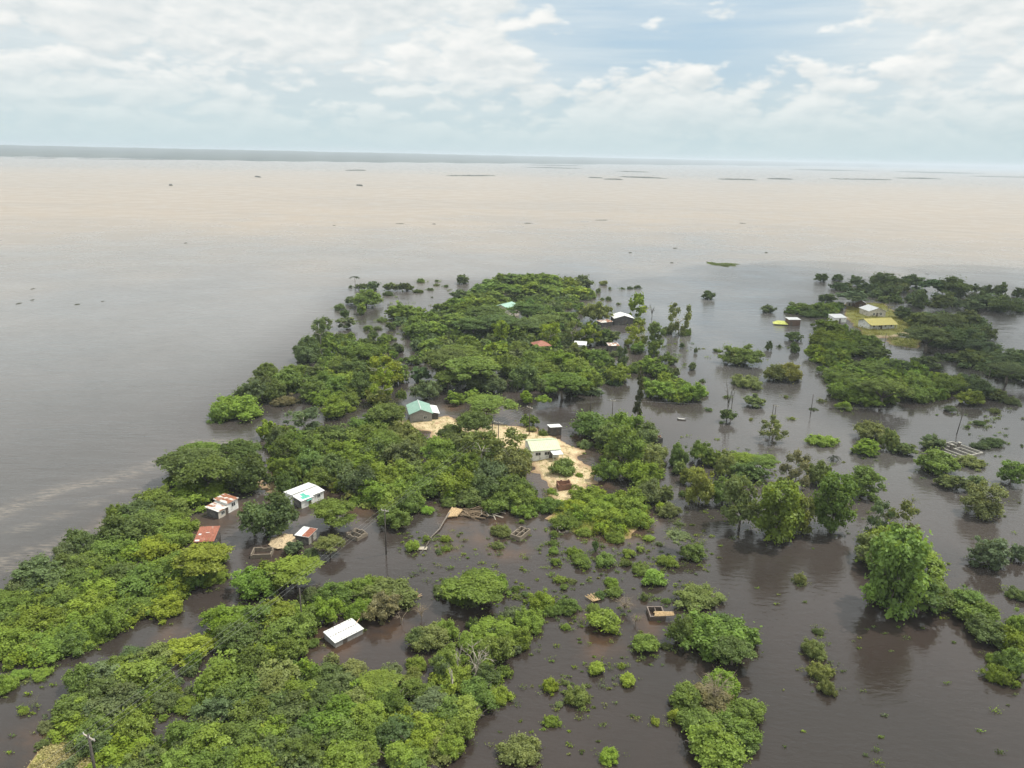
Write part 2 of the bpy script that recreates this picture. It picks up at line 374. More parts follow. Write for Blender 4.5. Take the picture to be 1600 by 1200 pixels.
def watermat():
    m, b = newmat('flood_water'); t = b.n('ShaderNodeTexCoord').outputs['Object']
    def at(n): a = b.n('ShaderNodeAttribute'); a.attribute_name = n; return a.outputs['Fac']
    big = b.noise(t, .02, 4, .55, .4); mid = b.noise(t, .12, 5, .6, .6)
    c = b.mix(b.ramp(big, .35, .68), (.026, .021, .0175), (.037, .028, .024))
    c = b.mix(b.math('MULTIPLY', b.math('MULTIPLY', at('shallow'), b.ramp(mid, .3, .7)), .6), c, (.088, .046, .022))
    c = b.mix(b.math('MULTIPLY', at('silt_sheen'), b.math('ADD', .75, b.math('MULTIPLY', mid, .5)), True), c, (.192, .190, .183))
    # pale river silt carried in the open flood, in long drifting bands
    mp = b.n('ShaderNodeMapping'); mp.inputs['Scale'].default_value = (.0011, .0045, 1); b.l(t, mp.inputs[0])
    band = b.noise(mp.outputs[0], 1.0, 5, .55, .5)
    mp3 = b.n('ShaderNodeMapping'); mp3.inputs['Scale'].default_value = (.004, .03, 1); mp3.inputs['Rotation'].default_value = (0, 0, .05); b.l(t, mp3.inputs[0])
    band2 = b.noise(mp3.outputs[0], 1.0, 5, .6, .4)
    sf = b.math('MULTIPLY', at('silt'), b.math('ADD', .12, b.math('MULTIPLY', b.math('ADD', b.math('MULTIPLY', band, .55), b.math('MULTIPLY', band2, .45)), 1.7)), True)
    c = b.mix(sf, c, (.262, .208, .150))
    # streaks of scum along the shore
    mp2 = b.n('ShaderNodeMapping'); mp2.inputs['Scale'].default_value = (.25, 1.1, 1); mp2.inputs['Rotation'].default_value = (0, 0, -.5); b.l(t, mp2.inputs[0])
    ff = b.math('MULTIPLY', at('foam'), b.ramp(b.noise(mp2.outputs[0], 1.4, 6, .7), .40, .70))
    c = b.mix(b.math('MULTIPLY', ff, .6), c, (.30, .25, .19))
    mp4 = b.n('ShaderNodeMapping'); mp4.inputs['Scale'].default_value = (.012, .05, 1); mp4.inputs['Rotation'].default_value = (0, 0, -.18); b.l(t, mp4.inputs[0])
    band3 = b.noise(mp4.outputs[0], 1.0, 5, .6, .5)
    # ripples: small near waves plus a longer chop
    wv = b.n('ShaderNodeMapping'); wv.inputs['Scale'].default_value = (.45, 1.0, 1); wv.inputs['Rotation'].default_value = (0, 0, .35); b.l(t, wv.inputs[0])
    r1 = b.noise(wv.outputs[0], .95, 3, .55, .3)
    wv2 = b.n('ShaderNodeMapping'); wv2.inputs['Scale'].default_value = (.35, 1.0, 1); wv2.inputs['Rotation'].default_value = (0, 0, -.22); b.l(t, wv2.inputs[0])
    r2 = b.noise(wv2.outputs[0], .28, 4, .55, .4)
    calm = b.ramp(b.noise(t, .03, 3, .5), .35, .6)
    h = b.math('ADD', b.math('MULTIPLY', r1, b.math('ADD', .022, b.math('MULTIPLY', calm, .075))), b.math('MULTIPLY', r2, b.math('ADD', .07, b.math('MULTIPLY', b.math('MULTIPLY', b.math('MULTIPLY', at('open'), b.math('SUBTRACT', 1.0, b.math('MULTIPLY', at('silt'), .85))), b.ramp(band3, .3, .62)), .5))))
    nb = b.n('ShaderNodeBump'); nb.inputs['Strength'].default_value = 1; nb.inputs['Distance'].default_value = 1.0; b.l(h, nb.inputs['Height'])
    nb.inputs['Strength'].default_value = .9
    p = b.n('ShaderNodeBsdfPrincipled'); b.l(c, p.inputs['Base Color']); p.inputs['IOR'].default_value = 1.36
    b.l(b.math('ADD', b.math('ADD', .05, b.math('MULTIPLY', calm, .08)), b.math('ADD', b.math('MULTIPLY', at('open'), .12), b.math('MULTIPLY', at('silt'), .12))), p.inputs['Roughness'])
    b.l(nb.outputs[0], p.inputs['Normal']); outp(b, p.outputs[0]); return m
op = np.maximum(sstep(D, 260, 520), sstep(-GX-.25*GY, 10, 60)*sstep(D, 120, 200))
V = np.stack([GX, GY, np.zeros(GX.shape)], -1).reshape(-1, 3)
me = npmesh('water', V, GF, watermat(), {'silt': silt.ravel(), 'silt_sheen': silt_sheen.ravel(), 'shallow': shal.ravel(), 'foam': foam.ravel(), 'open': op.ravel()}, True)
tag(link('water', me), kind='structure')

# far wooded plain beyond the flood
SHORE = [(-700, 238.5), (-300, 243), (0, 244.5), (150, 246.5), (330, 250.5), (480, 252.5), (700, 254.5), (850, 256), (1000, 257.2), (1200, 259), (1400, 261.2), (1600, 264.2), (2000, 271.5), (2400, 279.0)]
fx = []; K = 340
for i in range(K):
    u = SHORE[0][0]+(SHORE[-1][0]-SHORE[0][0])*i/(K-1); py = np.interp(u, [p[0] for p in SHORE], [p[1] for p in SHORE])
    hor = 244.5+(u-800)*math.tan(ROLL); py = max(py + .35*math.sin(i*.9)+.25*math.sin(i*.37), hor+2.0)
    fx.append(G(u, py)[:2])
fx = np.array(fx); J = 26; rows = []
for j in range(J):
    k = (j/(J-1))**1.5*.7; rows.append(np.concatenate([fx*(1+k), np.full((K, 1), 0)], 1))
FV = np.stack(rows); hh = 4+7*vn(FV[..., 0]*2, FV[..., 1], 300, 21)+5*vn(FV[..., 0], FV[..., 1], 90, 22); hh = hh*.8+76*np.linspace(0, 1, J)[:, None]**1.05; hh[0] = -.5
FV[..., 2] = hh
jj = np.arange(K*J).reshape(J, K); FF = np.stack([jj[:-1, :-1], jj[:-1, 1:], jj[1:, 1:], jj[1:, :-1]], -1).reshape(-1, 4)
m, b = newmat('far_woodland'); t = b.n('ShaderNodeTexCoord').outputs['Object']
c = b.mix(b.ramp(b.noise(t, .0016, 5, .6), .35, .65), (.035, .046, .032), (.060, .066, .045)); outp(b, principled(b, c, 1, None, 0))
tag(link('plain', npmesh('plain', FV.reshape(-1, 3), FF, m, None, True)), kind='structure')

# ------------------------------------------------------------------ buildings
def frame(a, c, z=0.0):
    A = G(*a, z); B = G(*c, z); d = B-A; return (A.x, A.y, 0), math.atan2(d.y, d.x), d.length
def terr(x, y):
    i = int(np.clip(np.searchsorted(xs, x), 1, nx-1)); j = int(np.clip(np.searchsorted(ys, y), 1, ny-1)); return float(H[j, i])
FOOT = []       # (x, y, radius) kept clear of scrub
def clear(o, L, Dp, extra=1.0):
    c, s = math.cos(o.rotation_euler.z), math.sin(o.rotation_euler.z)
    for u in np.linspace(0, L, max(2, int(L/2.5)+1)):
        for v in np.linspace(-.6, Dp, max(2, int(Dp/2.5)+1)):
            FOOT.append((o.location.x+c*u-s*v, o.location.y+s*u+c*v, 1.3+extra))
def gable_wall(L, Dp, h, rise, axis='x', z0=-.6):
    """closed body with gables; ridge along x or y"""
    m = MB()
    if axis == 'x':
        prof = [(0, z0), (Dp, z0), (Dp, h), (Dp/2, h+rise), (0, h)]
        vs = [(0, y, zz) for y, zz in prof]+[(L, y, zz) for y, zz in prof]
    else:
        prof = [(0, z0), (L, z0), (L, h), (L/2, h+rise), (0, h)]
        vs = [(x, 0, zz) for x, zz in prof]+[(x, Dp, zz) for x, zz in prof]
    fs = [(0, 1, 2, 3, 4), (9, 8, 7, 6, 5)]+[(i, i+5, (i+1) % 5+5, (i+1) % 5) for i in range(5)]
    m.add(vs, fs)
    me = m; return me
def gable_roof(L, Dp, h, rise, axis='x', ov=.35, t=.05, pitch=.5):
    m = MB(); e = .06
    if axis == 'x':
        s = rise/(Dp/2); lo = h+e-s*ov
        m.corr([(-ov, -ov, lo), (L+ov, -ov, lo), (L+ov, Dp/2, h+rise+e), (-ov, Dp/2, h+rise+e)], t, pitch)
        m.corr([(L+ov, Dp+ov, lo), (-ov, Dp+ov, lo), (-ov, Dp/2, h+rise+e), (L+ov, Dp/2, h+rise+e)], t, pitch)
    else:
        s = rise/(L/2); lo = h+e-s*ov
        m.corr([(-ov, Dp+ov, lo), (-ov, -ov, lo), (L/2, -ov, h+rise+e), (L/2, Dp+ov, h+rise+e)], t, pitch)
        m.corr([(L+ov, -ov, lo), (L+ov, Dp+ov, lo), (L/2, Dp+ov, h+rise+e), (L/2, -ov, h+rise+e)], t, pitch)
    return m
def ridge(L, Dp, h, rise, axis, ov=.35):
    m = MB(); z = h+rise+.06+.05
    pts = [(-ov, Dp/2, z), (L+ov, Dp/2, z)] if axis == 'x' else [(L/2, -ov, z), (L/2, Dp+ov, z)]
    m.tube(pts, .09, 6); return m
def window(parent, x, z0, w, h, y=0.0, side='front', mat='glass'):
    m = MB(); f = MB(); t = .05
    def put(mb, a0, a1, z0, z1, d0, d1):
        if side == 'front': mb.box(a0, a1, y-d1, y-d0, z0, z1)
        elif side == 'right': mb.box(y+d0, y+d1, a0, a1, z0, z1)
        else: mb.box(y-d1, y-d0, a0, a1, z0, z1)
    put(f, x-.08, x, z0-.08, z0+h+.08, -.02, t); put(f, x+w, x+w+.08, z0-.08, z0+h+.08, -.02, t)
    put(f, x, x+w, z0+h, z0+h+.08, -.02, t); put(f, x, x+w, z0-.08, z0, -.02, t); put(f, x+w/2-.03, x+w/2+.03, z0, z0+h, .013, t-.004)
    put(m, x, x+w, z0, z0+h, -.02, .012)
    o = f.build('window', M['frame'], parent); m.build('pane', M[mat], o); return o
def door(parent, x, w, h, y=0.0, side='front', z0=-.3):
    m = MB(); k = MB()
    if side == 'front': m.box(x, x+w, y-.04, y+.02, z0, h); k.box(x+w*.8, x+w*.9, y-.09, y-.045, h*.5, h*.5+.1)
    else: m.box(y-.02, y+.04, x, x+w, z0, h); k.box(y+.045, y+.09, x+w*.8, x+w*.9, h*.5, h*.5+.1)
    o = m.build('door', M['door'], parent); k.build('handle', M['ceramic'], o); return o
def mono(parent, x0, x1, y0, y1, hf, hb, mat, wallmat, z0=-.6, ov=.22, name='roof', axis='x', pitch=.4):
    """box with a single-slope roof: hf at the front, hb at the back"""
    w = MB()
    vs = [(x0, y0, z0), (x1, y0, z0), (x1, y1, z0), (x0, y1, z0), (x0, y0, hf), (x1, y0, hf), (x1, y1, hb), (x0, y1, hb)]
    w.add(vs, [(0, 3, 2, 1), (4, 5, 6, 7), (0, 1, 5, 4), (1, 2, 6, 5), (2, 3, 7, 6), (3, 0, 4, 7)])
    w.build('wall', M[wallmat], parent)
    s = (hb-hf)/(y1-y0); r = MB()
    r.corr([(x0-ov, y0-ov, hf-s*ov+.06), (x1+ov, y0-ov, hf-s*ov+.06), (x1+ov, y1+ov, hb+s*ov+.06), (x0-ov, y1+ov, hb+s*ov+.06)], .03, pitch)
    return r.build(name, M[mat], parent)

# green-roofed block house on the sand
loc, rz, L = frame((641, 662), (675, 660)); gz = .25
o = thing('house', 'grey block house with green gable roof and a white lean-to, at the sand bank', 'house', (loc[0], loc[1], gz), rz)
Dp = 8.5; gable_wall(L, Dp, 2.7, 1.25, 'y').build('wall', M['grey_wall'], o)
gable_roof(L, Dp, 2.7, 1.25, 'y').build('roof', M['green_tin'], o); ridge(L, Dp, 2.7, 1.25, 'y').build('ridge_cap', M['white_tin'], o)
m = MB(); m.box(L+.01, L+2.1, 1.6, Dp-.5, -.6, 2.0); m.build('lean_to_wall', M['dark_wall'], o)
m = MB(); m.corr([(L+2.5, 1.2, 1.95), (L+2.5, Dp, 1.95), (L+.1, Dp, 2.5), (L+.1, 1.2, 2.5)], .03); m.build('lean_to_roof', M['white_tin'], o)
window(o, L*.62, 1.0, .9, .8, 0, 'front'); door(o, 2.2, .9, 2.0, L+2.1, 'right'); clear(o, L+2, Dp)

# pale green roof, white house
loc, rz, L = frame((831.5, 718.5), (873, 715.5), .4)
o = thing('house', 'white house with pale green gable roof and white porch roof, in middle of sand', 'house', (loc[0], loc[1], .4), rz)
Dp = 7.6; gable_wall(L, Dp, 2.6, 1.1, 'x').build('wall', M['white_wall'], o)
gable_roof(L, Dp, 2.6, 1.1, 'x', .45).build('roof', M['pale_green_tin'], o); ridge(L, Dp, 2.6, 1.1, 'x').build('ridge_cap', M['pale_green_tin'], o)
m = MB()
for x in (-.5, L+.42): m.box(x-.05, x+.1, -.5, Dp/2, 2.2, 2.25)
window(o, .9, 1.1, 1.3, .8); window(o, 3.3, 1.1, 1.3, .8)
door(o, L*.62, .95, 2.05)
m = MB(); m.corr([(L*.60+.6, -2.5, 2.0), (L+.5, -2.5, 2.0), (L+.3, -.05, 2.35), (L*.60+.3, -.05, 2.35)], .03); m.build('porch_roof', M['white_tin'], o)
for x in (L*.60+.8, L+.3):
    p = MB(); p.tube([(x, -2.3, -.5), (x, -2.3, 2.0)], .06); p.build('post', M['frame'], o)
clear(o, L, Dp); FOOT.append((*(o.matrix_basis @ Vector((L*.8, -3, 0)))[:2], 2.5))

# outhouse
loc, rz, L = frame((860, 680), (877, 679), .1)
o = thing('shed', 'small dark shed with white slab roof behind the white house with porch', 'shed', (loc[0], loc[1], .1), rz)
mono(o, 0, L, 0, 3.0, 2.3, 2.0, 'white_tin', 'dark_wall'); door(o, L*.55, .8, 1.8); clear(o, L, 3)

# rust-roofed twin shack
loc, rz, L = frame((342, 811), (373.5, 794))
o = thing('shack', 'long pale shack with two rust-streaked white roofs, standing in brown water', 'shack', loc, rz)
Dp = 3.4; mono(o, 0, L*.47, 0, Dp, 1.75, 2.05, 'white_tin_old', 'cream_wall'); mono(o, L*.5, L, .15, Dp+.5, 2.35, 2.55, 'white_tin_old', 'white_wall')
m = MB(); m.box(-.03, -.004, .05, Dp-.05, -.5, 1.72); m.build('end_wall_shade', M['dark_wall'], o)  # left end overlaid dark, its shade painted as wall colour
m = MB(); m.box(L*.47+.003, L*.5-.003, .3, Dp-.3, -.5, 1.7); m.build('partition', M['door'], o)
window(o, L*.68, 1.1, 1.0, .8, .15); window(o, L*.14, .6, .9, .7); door(o, L*.35, .7, 1.55); clear(o, L, Dp+.5)

# sunken rust roof
loc, rz, L = frame((303, 845.5), (334.5, 844), 1.9)
o = thing('shack', 'sunken shack with big red-rust roof beside the bright shore scrub', 'shack', loc, rz)
Dp = 5.2; mono(o, 0, L*.96, 0, Dp, 1.7, 2.15, 'rust_tin', 'dark_wall', ov=.15)
m = MB(); s = (2.15-1.7)/Dp
m.slab([(L*.28, .1, 1.70+s*.1+.115), (L*.9, .1, 1.70+s*.1+.115), (L*.9, Dp*.55, 1.7+s*Dp*.55+.115), (L*.28, Dp*.55, 1.7+s*Dp*.55+.115)], .012); m.build('roof_patch', M['red_rust'], o)
m = MB()
for x0, x1, y0, y1 in ((.1, .9, .05, .55), (.3, .8, 2.2, 2.7), (L*.4, L*.6, 2.9, 3.05)):
    m = MB(); m.slab([(x0, y0, 1.7+s*y0+.128), (x1, y0, 1.7+s*y0+.128), (x1, y1, 1.7+s*y1+.128), (x0, y1, 1.7+s*y1+.128)], .01); m.build('pale_sheet', M['white_tin'], o)
p = MB(); p.tube([(L+.35, .6, -.5), (L+.35, .6, 1.7)], .07); p.build('post', M['wood_pale'], o); p = MB(); p.tube([(L+.35, 3.2, -.5), (L+.35, 3.2, 1.8)], .07); p.build('post', M['wood_pole'], o); clear(o, L, Dp)
# plank
A = G(297, 823.5, .25); B = G(313, 819, .45); m = MB(); m.tube([A, B], .14, 5); tag(m.build('plank', M['thatch_orange']), 'yellowish plank floating left of the red-rust roof', 'plank')

# white sheds with teal tarp
loc, rz, L = frame((471.5, 795), (508, 780))
o = thing('shed', 'cluster of white tin sheds under one frame, teal tarp on front roof', 'shed', loc, rz)
Dp = 5.6; mono(o, 0, L*.48, 0, Dp*.5, 1.85, 2.25, 'white_tin', 'white_wall'); mono(o, L*.5, L, .4, Dp*.5, 2.0, 2.3, 'white_tin', 'white_wall', pitch=.7); mono(o, -.2, L*.97, Dp*.55, Dp, 2.5, 2.35, 'white_tin', 'white_wall')
s = .4/(Dp*.5); m = MB()
for (x0, x1, y0, y1) in ((L*.1, L*.42, .25, 1.2), (L*.2, L*.36, 1.25, 2.3)): m.slab([(x0, y0, 1.85+s*y0+.12), (x1, y0, 1.85+s*y0+.12), (x1, y1, 1.85+s*y1+.12), (x0, y1, 1.85+s*y1+.12)], .015)
m.slab([(L*.2, -.32, 1.4), (L*.42, -.32, 1.5), (L*.42, .25, 1.99), (L*.2, .25, 1.99)], .02); m.build('tarp', M['teal_tarp'], o)
m = MB(); m.box(-.03, -.004, .05, Dp*.5-.05, -.5, 1.8); m.build('end_wall_shade', M['dark_wall'], o)  # dark sheet over the white left end, painting in its shade
door(o, L*.3, .7, 1.5); window(o, L*.72, .9, .8, .7, .4); clear(o, L, Dp)

# thatched cone
P = G(442, 845, .4); n = 28; m = MB(); rr = np.random.default_rng(3)
rings = [(2.55, .15), (2.6, .35), (1.9, .62), (1.1, .95), (.35, 1.3)]
o = thing('thatched_hut', 'round hut with only its tan thatch cone roof above the water', 'hut', (P.x, P.y, 0))
for (r, zz) in rings:
    for i in range(n):
        a = 2*math.pi*i/n; q = r*(1+.06*rr.standard_normal()*(r > 1.5)); m.v.append((q*math.cos(a), q*math.sin(a)*1.15, zz+.05*rr.standard_normal()))
for k in range(len(rings)-1):
    for i in range(n): m.f.append((k*n+i, k*n+(i+1) % n, (k+1)*n+(i+1) % n, (k+1)*n+i))
m.f.append(tuple((len(rings)-1)*n+i for i in range(n))); m.build('roof', M['thatch'], o)
w = MB(); w.tube([(0, 0, -.8), (0, 0, .5)], 1.9, 20); w.build('wall', M['dark_wall'], o); k = MB(); k.tube([(0, 0, 1.2), (0, 0, 1.5), (.05, 0, 1.62)], [.3, .2, .08], 8); k.build('roof_cap', M['thatch_dark'], o); FOOT.append((P.x, P.y, 3.6))

# small shed white and rust
loc, rz, L = frame((463, 848), (482.5, 851.5))
o = thing('shed', 'small dark shed, roof half white half rust, beside the round thatch roof', 'shed', loc, rz)
mono(o, 0, L, 0, 3.0, 1.75, 1.95, 'white_tin', 'dark_wall')
s = .2/3; m = MB(); m.slab([(L*.5, -.15, 1.75-s*.15+.115), (L+.2, -.15, 1.75-s*.15+.115), (L+.2, 3.1, 1.75+s*3.1+.115), (L*.5, 3.1, 1.75+s*3.1+.115)], .015); m.build('roof_patch', M['red_rust'], o)
m = MB(); m.box(L+.004, L+.03, .05, 2.95, -.5, 1.7); m.build('side_wall_lit', M['concrete'], o); door(o, 1.0, .7, 1.5, L+.03, 'right'); clear(o, L, 3)  # right face overlaid paler, sunlight on that side painted as wall colour

# white tin roof in the foreground
loc, rz, L = frame((524.5, 1012.5), (567.5, 990.5))
o = thing('shed', 'long grey shed sunk to its eaves, bright white tin roof, in foreground', 'shed', loc, rz)
Dp = 3.2; mono(o, 0, L, 0, Dp, .95, 1.25, 'white_tin', 'grey_wall', ov=.12, pitch=.55)
m = MB(); s = .3/Dp
for k in range(11):
    x = .25+k*(L-.5)/10
    for y in (.1, Dp*.52, Dp*.96): m = MB(); m.box(x-.09, x+.09, y-.05, y+.05, .95+s*y+.09, .95+s*y+.13); m.build('roof_bolt', M['wood_grey'], o)
m = MB()
for x in np.arange(.05, L, .3): m.box(x, x+.2, Dp*.475-.03, Dp*.475+.03, .95+s*Dp*.475+.09, .95+s*Dp*.475+.115)
m.build('sheet_overlap', M['wood_grey'], o)
p = MB(); p.tube([(L-.2, Dp*.55, 1.15), (L+1.1, Dp*.75, 1.3)], .07); p.build('beam', M['thatch_orange'], o)
p = MB(); p.box(1.4, 2.2, -.03, -.004, -.3, .75); p.build('door', M['door'], o); clear(o, L, Dp, .6)

# roofless ruins
def ruin(a, c, Dp, h, mat, label, parts=(), z0=0., t=.2, jag=.25, cat='ruin', lintel=None, name='roofless_house'):
    loc, rz, L = frame(a, c, h*.0); o = thing(name, label, cat, (loc[0], loc[1], z0), rz); r = np.random.default_rng(int(a[0]))
    w = MB()
    def run(p, q, alongx):
        n = max(2, int(abs(q-p)/.42)); e = np.linspace(p, q, n+1)
        for k in range(n):
            yield e[k], e[k+1], h-.2*int(r.random() < jag)-.2*int(r.random() < jag*.4)
    for a0, a1, hh in run(0, L, 1): w.box(a0, a1, 0, t, -.8, hh)
    for a0, a1, hh in run(0, L, 1): w.box(a0, a1, Dp-t, Dp, -.8, hh)
    for a0, a1, hh in run(t, Dp-t, 0): w.box(0, t, a0, a1, -.8, hh)
    for a0, a1, hh in run(t, Dp-t, 0): w.box(L-t, L, a0, a1, -.8, hh)
    w.build('wall', M[mat], o)
    for (kind, f) in parts:
        p = MB()
        if kind == 'x': p.box(t+.003, L-t-.003, Dp*f-.08, Dp*f+.08, -.8, h-.06)
        elif kind == 'y': p.box(L*f-.08, L*f+.08, t+.003, Dp-t-.003, -.8, h-.1)
        elif kind == 'yb': p.box(L*f-.08, L*f+.08, Dp*.5+.1, Dp-t-.003, -.8, h-.1)
        elif kind == 'yf': p.box(L*f-.08, L*f+.08, t+.003, Dp*.5-.1, -.8, h-.1)
        p.build('partition', M[mat], o)
    clear(o, L, Dp, .5); return o, L
ruin((391.5, 873), (423.5, 872), 2.9, .85, 'block', 'roofless brown block box in brown water, in front of round thatch roof', jag=.12)
o, L = ruin((541, 839), (558.5, 846), 3.0, .9, 'block', 'roofless pale block ruin under the power lines, with broken inner walls', (('x', .5),), jag=.5)
ruin((813, 846), (829, 833), 2.4, .95, 'block', 'roofless block house split in four rooms, in dark water', (('x', .5), ('yb', .45), ('yf', .6)), jag=.08)
o, L = ruin((872.5, 769), (893, 768), 2.6, 1.5, 'brick_red', 'low broken ruin of red-brown brick on the bare sand', (), .45, jag=.55)
o, L = ruin((874, 834), (893, 833), 2.2, .5, 'wood_grey', 'dark drowned wall frame beside the green bank, barely above water', (), jag=.6)
p = MB(); p.tube([(-.3, 1.6, -.5), (-.1, 1.2, .9), (.3, .7, 1.3)], .1, 6); p.build('bent_post', M['wood_pale'], o)
o, L = ruin((1015.5, 970), (1040, 970), 3.1, .8, 'block_dark', 'dark roofless box of two rooms with tan thatch across its front', (('y', .5),), jag=.06)
m = MB(); r = np.random.default_rng(5)
for k in range(16): y = .1+.06*k; m.tube([(.7+.3*r.random(), y, .86+.02*k), (L+1.0+.5*r.random(), y+.1*r.random(), .95+.15*r.random())], .07, 5)
m.build('thatch_bundle', M['thatch_orange'], o)
# white-beamed foundation
loc, rz, L = frame((1501, 717.5), (1536, 709)); o = thing('foundation', 'white concrete foundation frame of long parallel beams, standing in grey water', 'foundation', loc, rz)
Dp = 9.0; w = MB(); w.box(0, L, 0, .3, -.5, .45); w.box(0, L, Dp-.3, Dp, -.5, .45); w.box(0, .3, .3, Dp-.3, -.5, .45); w.box(L-.3, L, .3, Dp-.3, -.5, .45); w.build('outer_beam', M['concrete'], o)
for f in (.22, .5, .76):
    p = MB(); p.box(L*f-.14, L*f+.14, .303, Dp-.303, -.5, .42); p.build('inner_beam', M['concrete'], o)
p = MB(); p.box(L*.5+.143, L*.76-.143, Dp*.55, Dp*.55+.25, -.5, .42); p.build('inner_beam', M['concrete'], o)
clear(o, L, Dp)
for px, py, lab in ((1486, 703, 'stubby grey concrete pillar with pale cap, left one behind the white foundation'), (1497.5, 700, 'stubby grey concrete pillar with pale cap, right one behind the white foundation')):
    P = G(px, py); o = thing('pillar', lab, 'pillar', (P.x, P.y, 0), .3); m = MB(); m.box(-.3, .3, -.3, .3, -.5, 1.5); m.build('shaft', M['wood_grey'], o); m = MB(); m.box(-.4, .4, -.4, .4, 1.503, 1.72); m.build('cap', M['concrete'], o)

# far houses
def farhouse(a, c, Dp, h, rise, axis, wall, roof, label, cat='house', zb=.1, name='house', ov=.5, win=2, rcap=None):
    loc, rz, L = frame(a, c, zb); o = thing(name, label, cat, (loc[0], loc[1], zb), rz)
    gable_wall(L, Dp, h, rise, axis, -.8).build('wall', M[wall], o); gable_roof(L, Dp, h, rise, axis, ov, .08, .8).build('roof', M[roof], o)
    ridge(L, Dp, h, rise, axis, ov).build('ridge_cap', M[roof], o)
    for k in range(win): window(o, L*(k+.6)/(win+.4), 1.0, 1.0, .9)
    if win: door(o, L*.44, .9, 2.0)
    clear(o, L, Dp, 2); return o, L
o, L = farhouse((795, 497), (811, 492), 9, 4.6, 1.4, 'x', 'cream_wall', 'bright_green_tin', 'house showing only a bright mint green roof among the far dark trees', zb=.2)
o, L = farhouse((960, 507), (989, 507), 8, 3.0, 1.3, 'y', 'dark_wall', 'white_tin', 'dark house with low white gable roof at the edge of the far trees', win=0)
door(o, L*.5, 1.0, 2.0)
P = G(845, 549); o = thing('hut', 'hut with faded red-brown pyramid roof half hidden in the northern wood', 'hut', (P.x, P.y, 0), .3)
m = MB(); m.add([(-3.4, -3.4, 3.0), (3.4, -3.4, 3.0), (3.4, 3.4, 3.0), (-3.4, 3.4, 3.0), (0, 0, 4.6), (-3.4, -3.4, 2.9), (3.4, -3.4, 2.9), (3.4, 3.4, 2.9), (-3.4, 3.4, 2.9)], [(0, 1, 4), (1, 2, 4), (2, 3, 4), (3, 0, 4), (8, 7, 6, 5), (0, 5, 6, 1), (1, 6, 7, 2), (2, 7, 8, 3), (3, 8, 5, 0)])
m.build('roof', M['rust_tin'], o); m = MB(); m.box(-2.8, 2.8, -2.8, 2.8, -.6, 2.9); m.build('wall', M['brown_wall'], o); door(o, -.4, .9, 2.0, -2.8); FOOT.append((P.x, P.y, 4))
farhouse((898, 549), (914, 550), 4, 3.0, .8, 'x', 'white_wall', 'white_tin', 'small white house glimpsed through tall trees in the northern wood', win=1)
loc, rz, L = frame((951, 549), (967, 549)); o = thing('hut', 'low dark hut with flat pale roof at the water right of northern wood', 'hut', loc, rz)
mono(o, 0, L, 0, 4, 2.3, 2.5, 'white_tin_old', 'dark_wall'); door(o, L*.4, .9, 1.8); clear(o, L, 4)
loc, rz, L = frame((940, 511), (957, 509)); o = thing('hut', 'low dark hut with grey roof left of the far white-gabled dark house', 'hut', loc, rz)
mono(o, 0, L, 0, 4, 2.0, 2.3, 'white_tin_old', 'dark_wall'); door(o, L*.6, .9, 1.7); clear(o, L, 4)
# right island
o, L = farhouse((1358, 515), (1397, 513.5), 8, 2.9, 1.5, 'x', 'white_wall', 'yellow_tin', 'long white house with bright yellow gable roof on the right island', zb=.4, ov=.8, win=4)
for k in range(5):
    p = MB(); x = L*(k+.1)/4.2; p.tube([(x, -1.5, -.4), (x, -1.5, 2.5)], .1); p.build('post', M['frame'], o)
p = MB(); p.corr([(-.5, -1.9, 2.35), (L+.5, -1.9, 2.35), (L+.5, -.8, 2.66), (-.5, -.8, 2.66)], .05, .8); p.build('veranda_roof', M['yellow_tin'], o)
farhouse((1357, 495), (1383, 495), 9, 3.0, 1.6, 'y', 'cream_wall', 'white_tin', 'open-fronted house with wide white gable roof behind the yellow-roofed house', zb=.4, win=2)
farhouse((1335, 481), (1352, 482), 8, 2.8, 1.5, 'y', 'brown_wall', 'white_tin', 'brown house with steep white gable roof, farthest on the right island', zb=.4, win=1)
loc, rz, L = frame((1322, 478), (1331, 479)); o = thing('shed', 'tiny white-roofed shed next to farthest gabled house on right island', 'shed', loc, rz); mono(o, 0, L, 0, 3, 2.2, 2.5, 'white_tin', 'cream_wall'); door(o, L*.4, .8, 1.7); clear(o, L, 3)
loc, rz, L = frame((1303, 504), (1322, 503.5)); o = thing('shed', 'shed with plain white slanting roof behind the scrub of right island', 'shed', loc, rz); mono(o, 0, L, 0, 5, 2.3, 3.1, 'white_tin', 'white_wall'); door(o, L*.4, .9, 1.9); clear(o, L, 5)
loc, rz, L = frame((1232, 509), (1250, 509)); o = thing('hut', 'brown square hut with white roof standing alone in water', 'hut', loc, rz); mono(o, 0, L, 0, 4, 2.9, 3.2, 'white_tin', 'brown_wall'); door(o, L*.15, .9, 1.9); clear(o, L, 4)
P = G(1219, 507); o = thing('canopy', 'low yellow-green tarp canopy half sunk left of the brown hut', 'canopy', (P.x, P.y, 0), -.2)
m = MB(); m.add([(-3.4, -2, .5), (3.4, -2, .5), (3.4, 2, .6), (-3.4, 2, .6), (-1.6, 0, 1.9), (1.6, 0, 1.9)], [(0, 1, 5, 4), (1, 2, 5), (2, 3, 4, 5), (3, 0, 4)]); m.build('tarp', M['lime_tarp'], o)
m = MB(); m.box(-2.6, 3.2, -1.5, 1.5, -.4, .45); m.build('base', M['block_grey'], o); FOOT.append((P.x, P.y, 4))
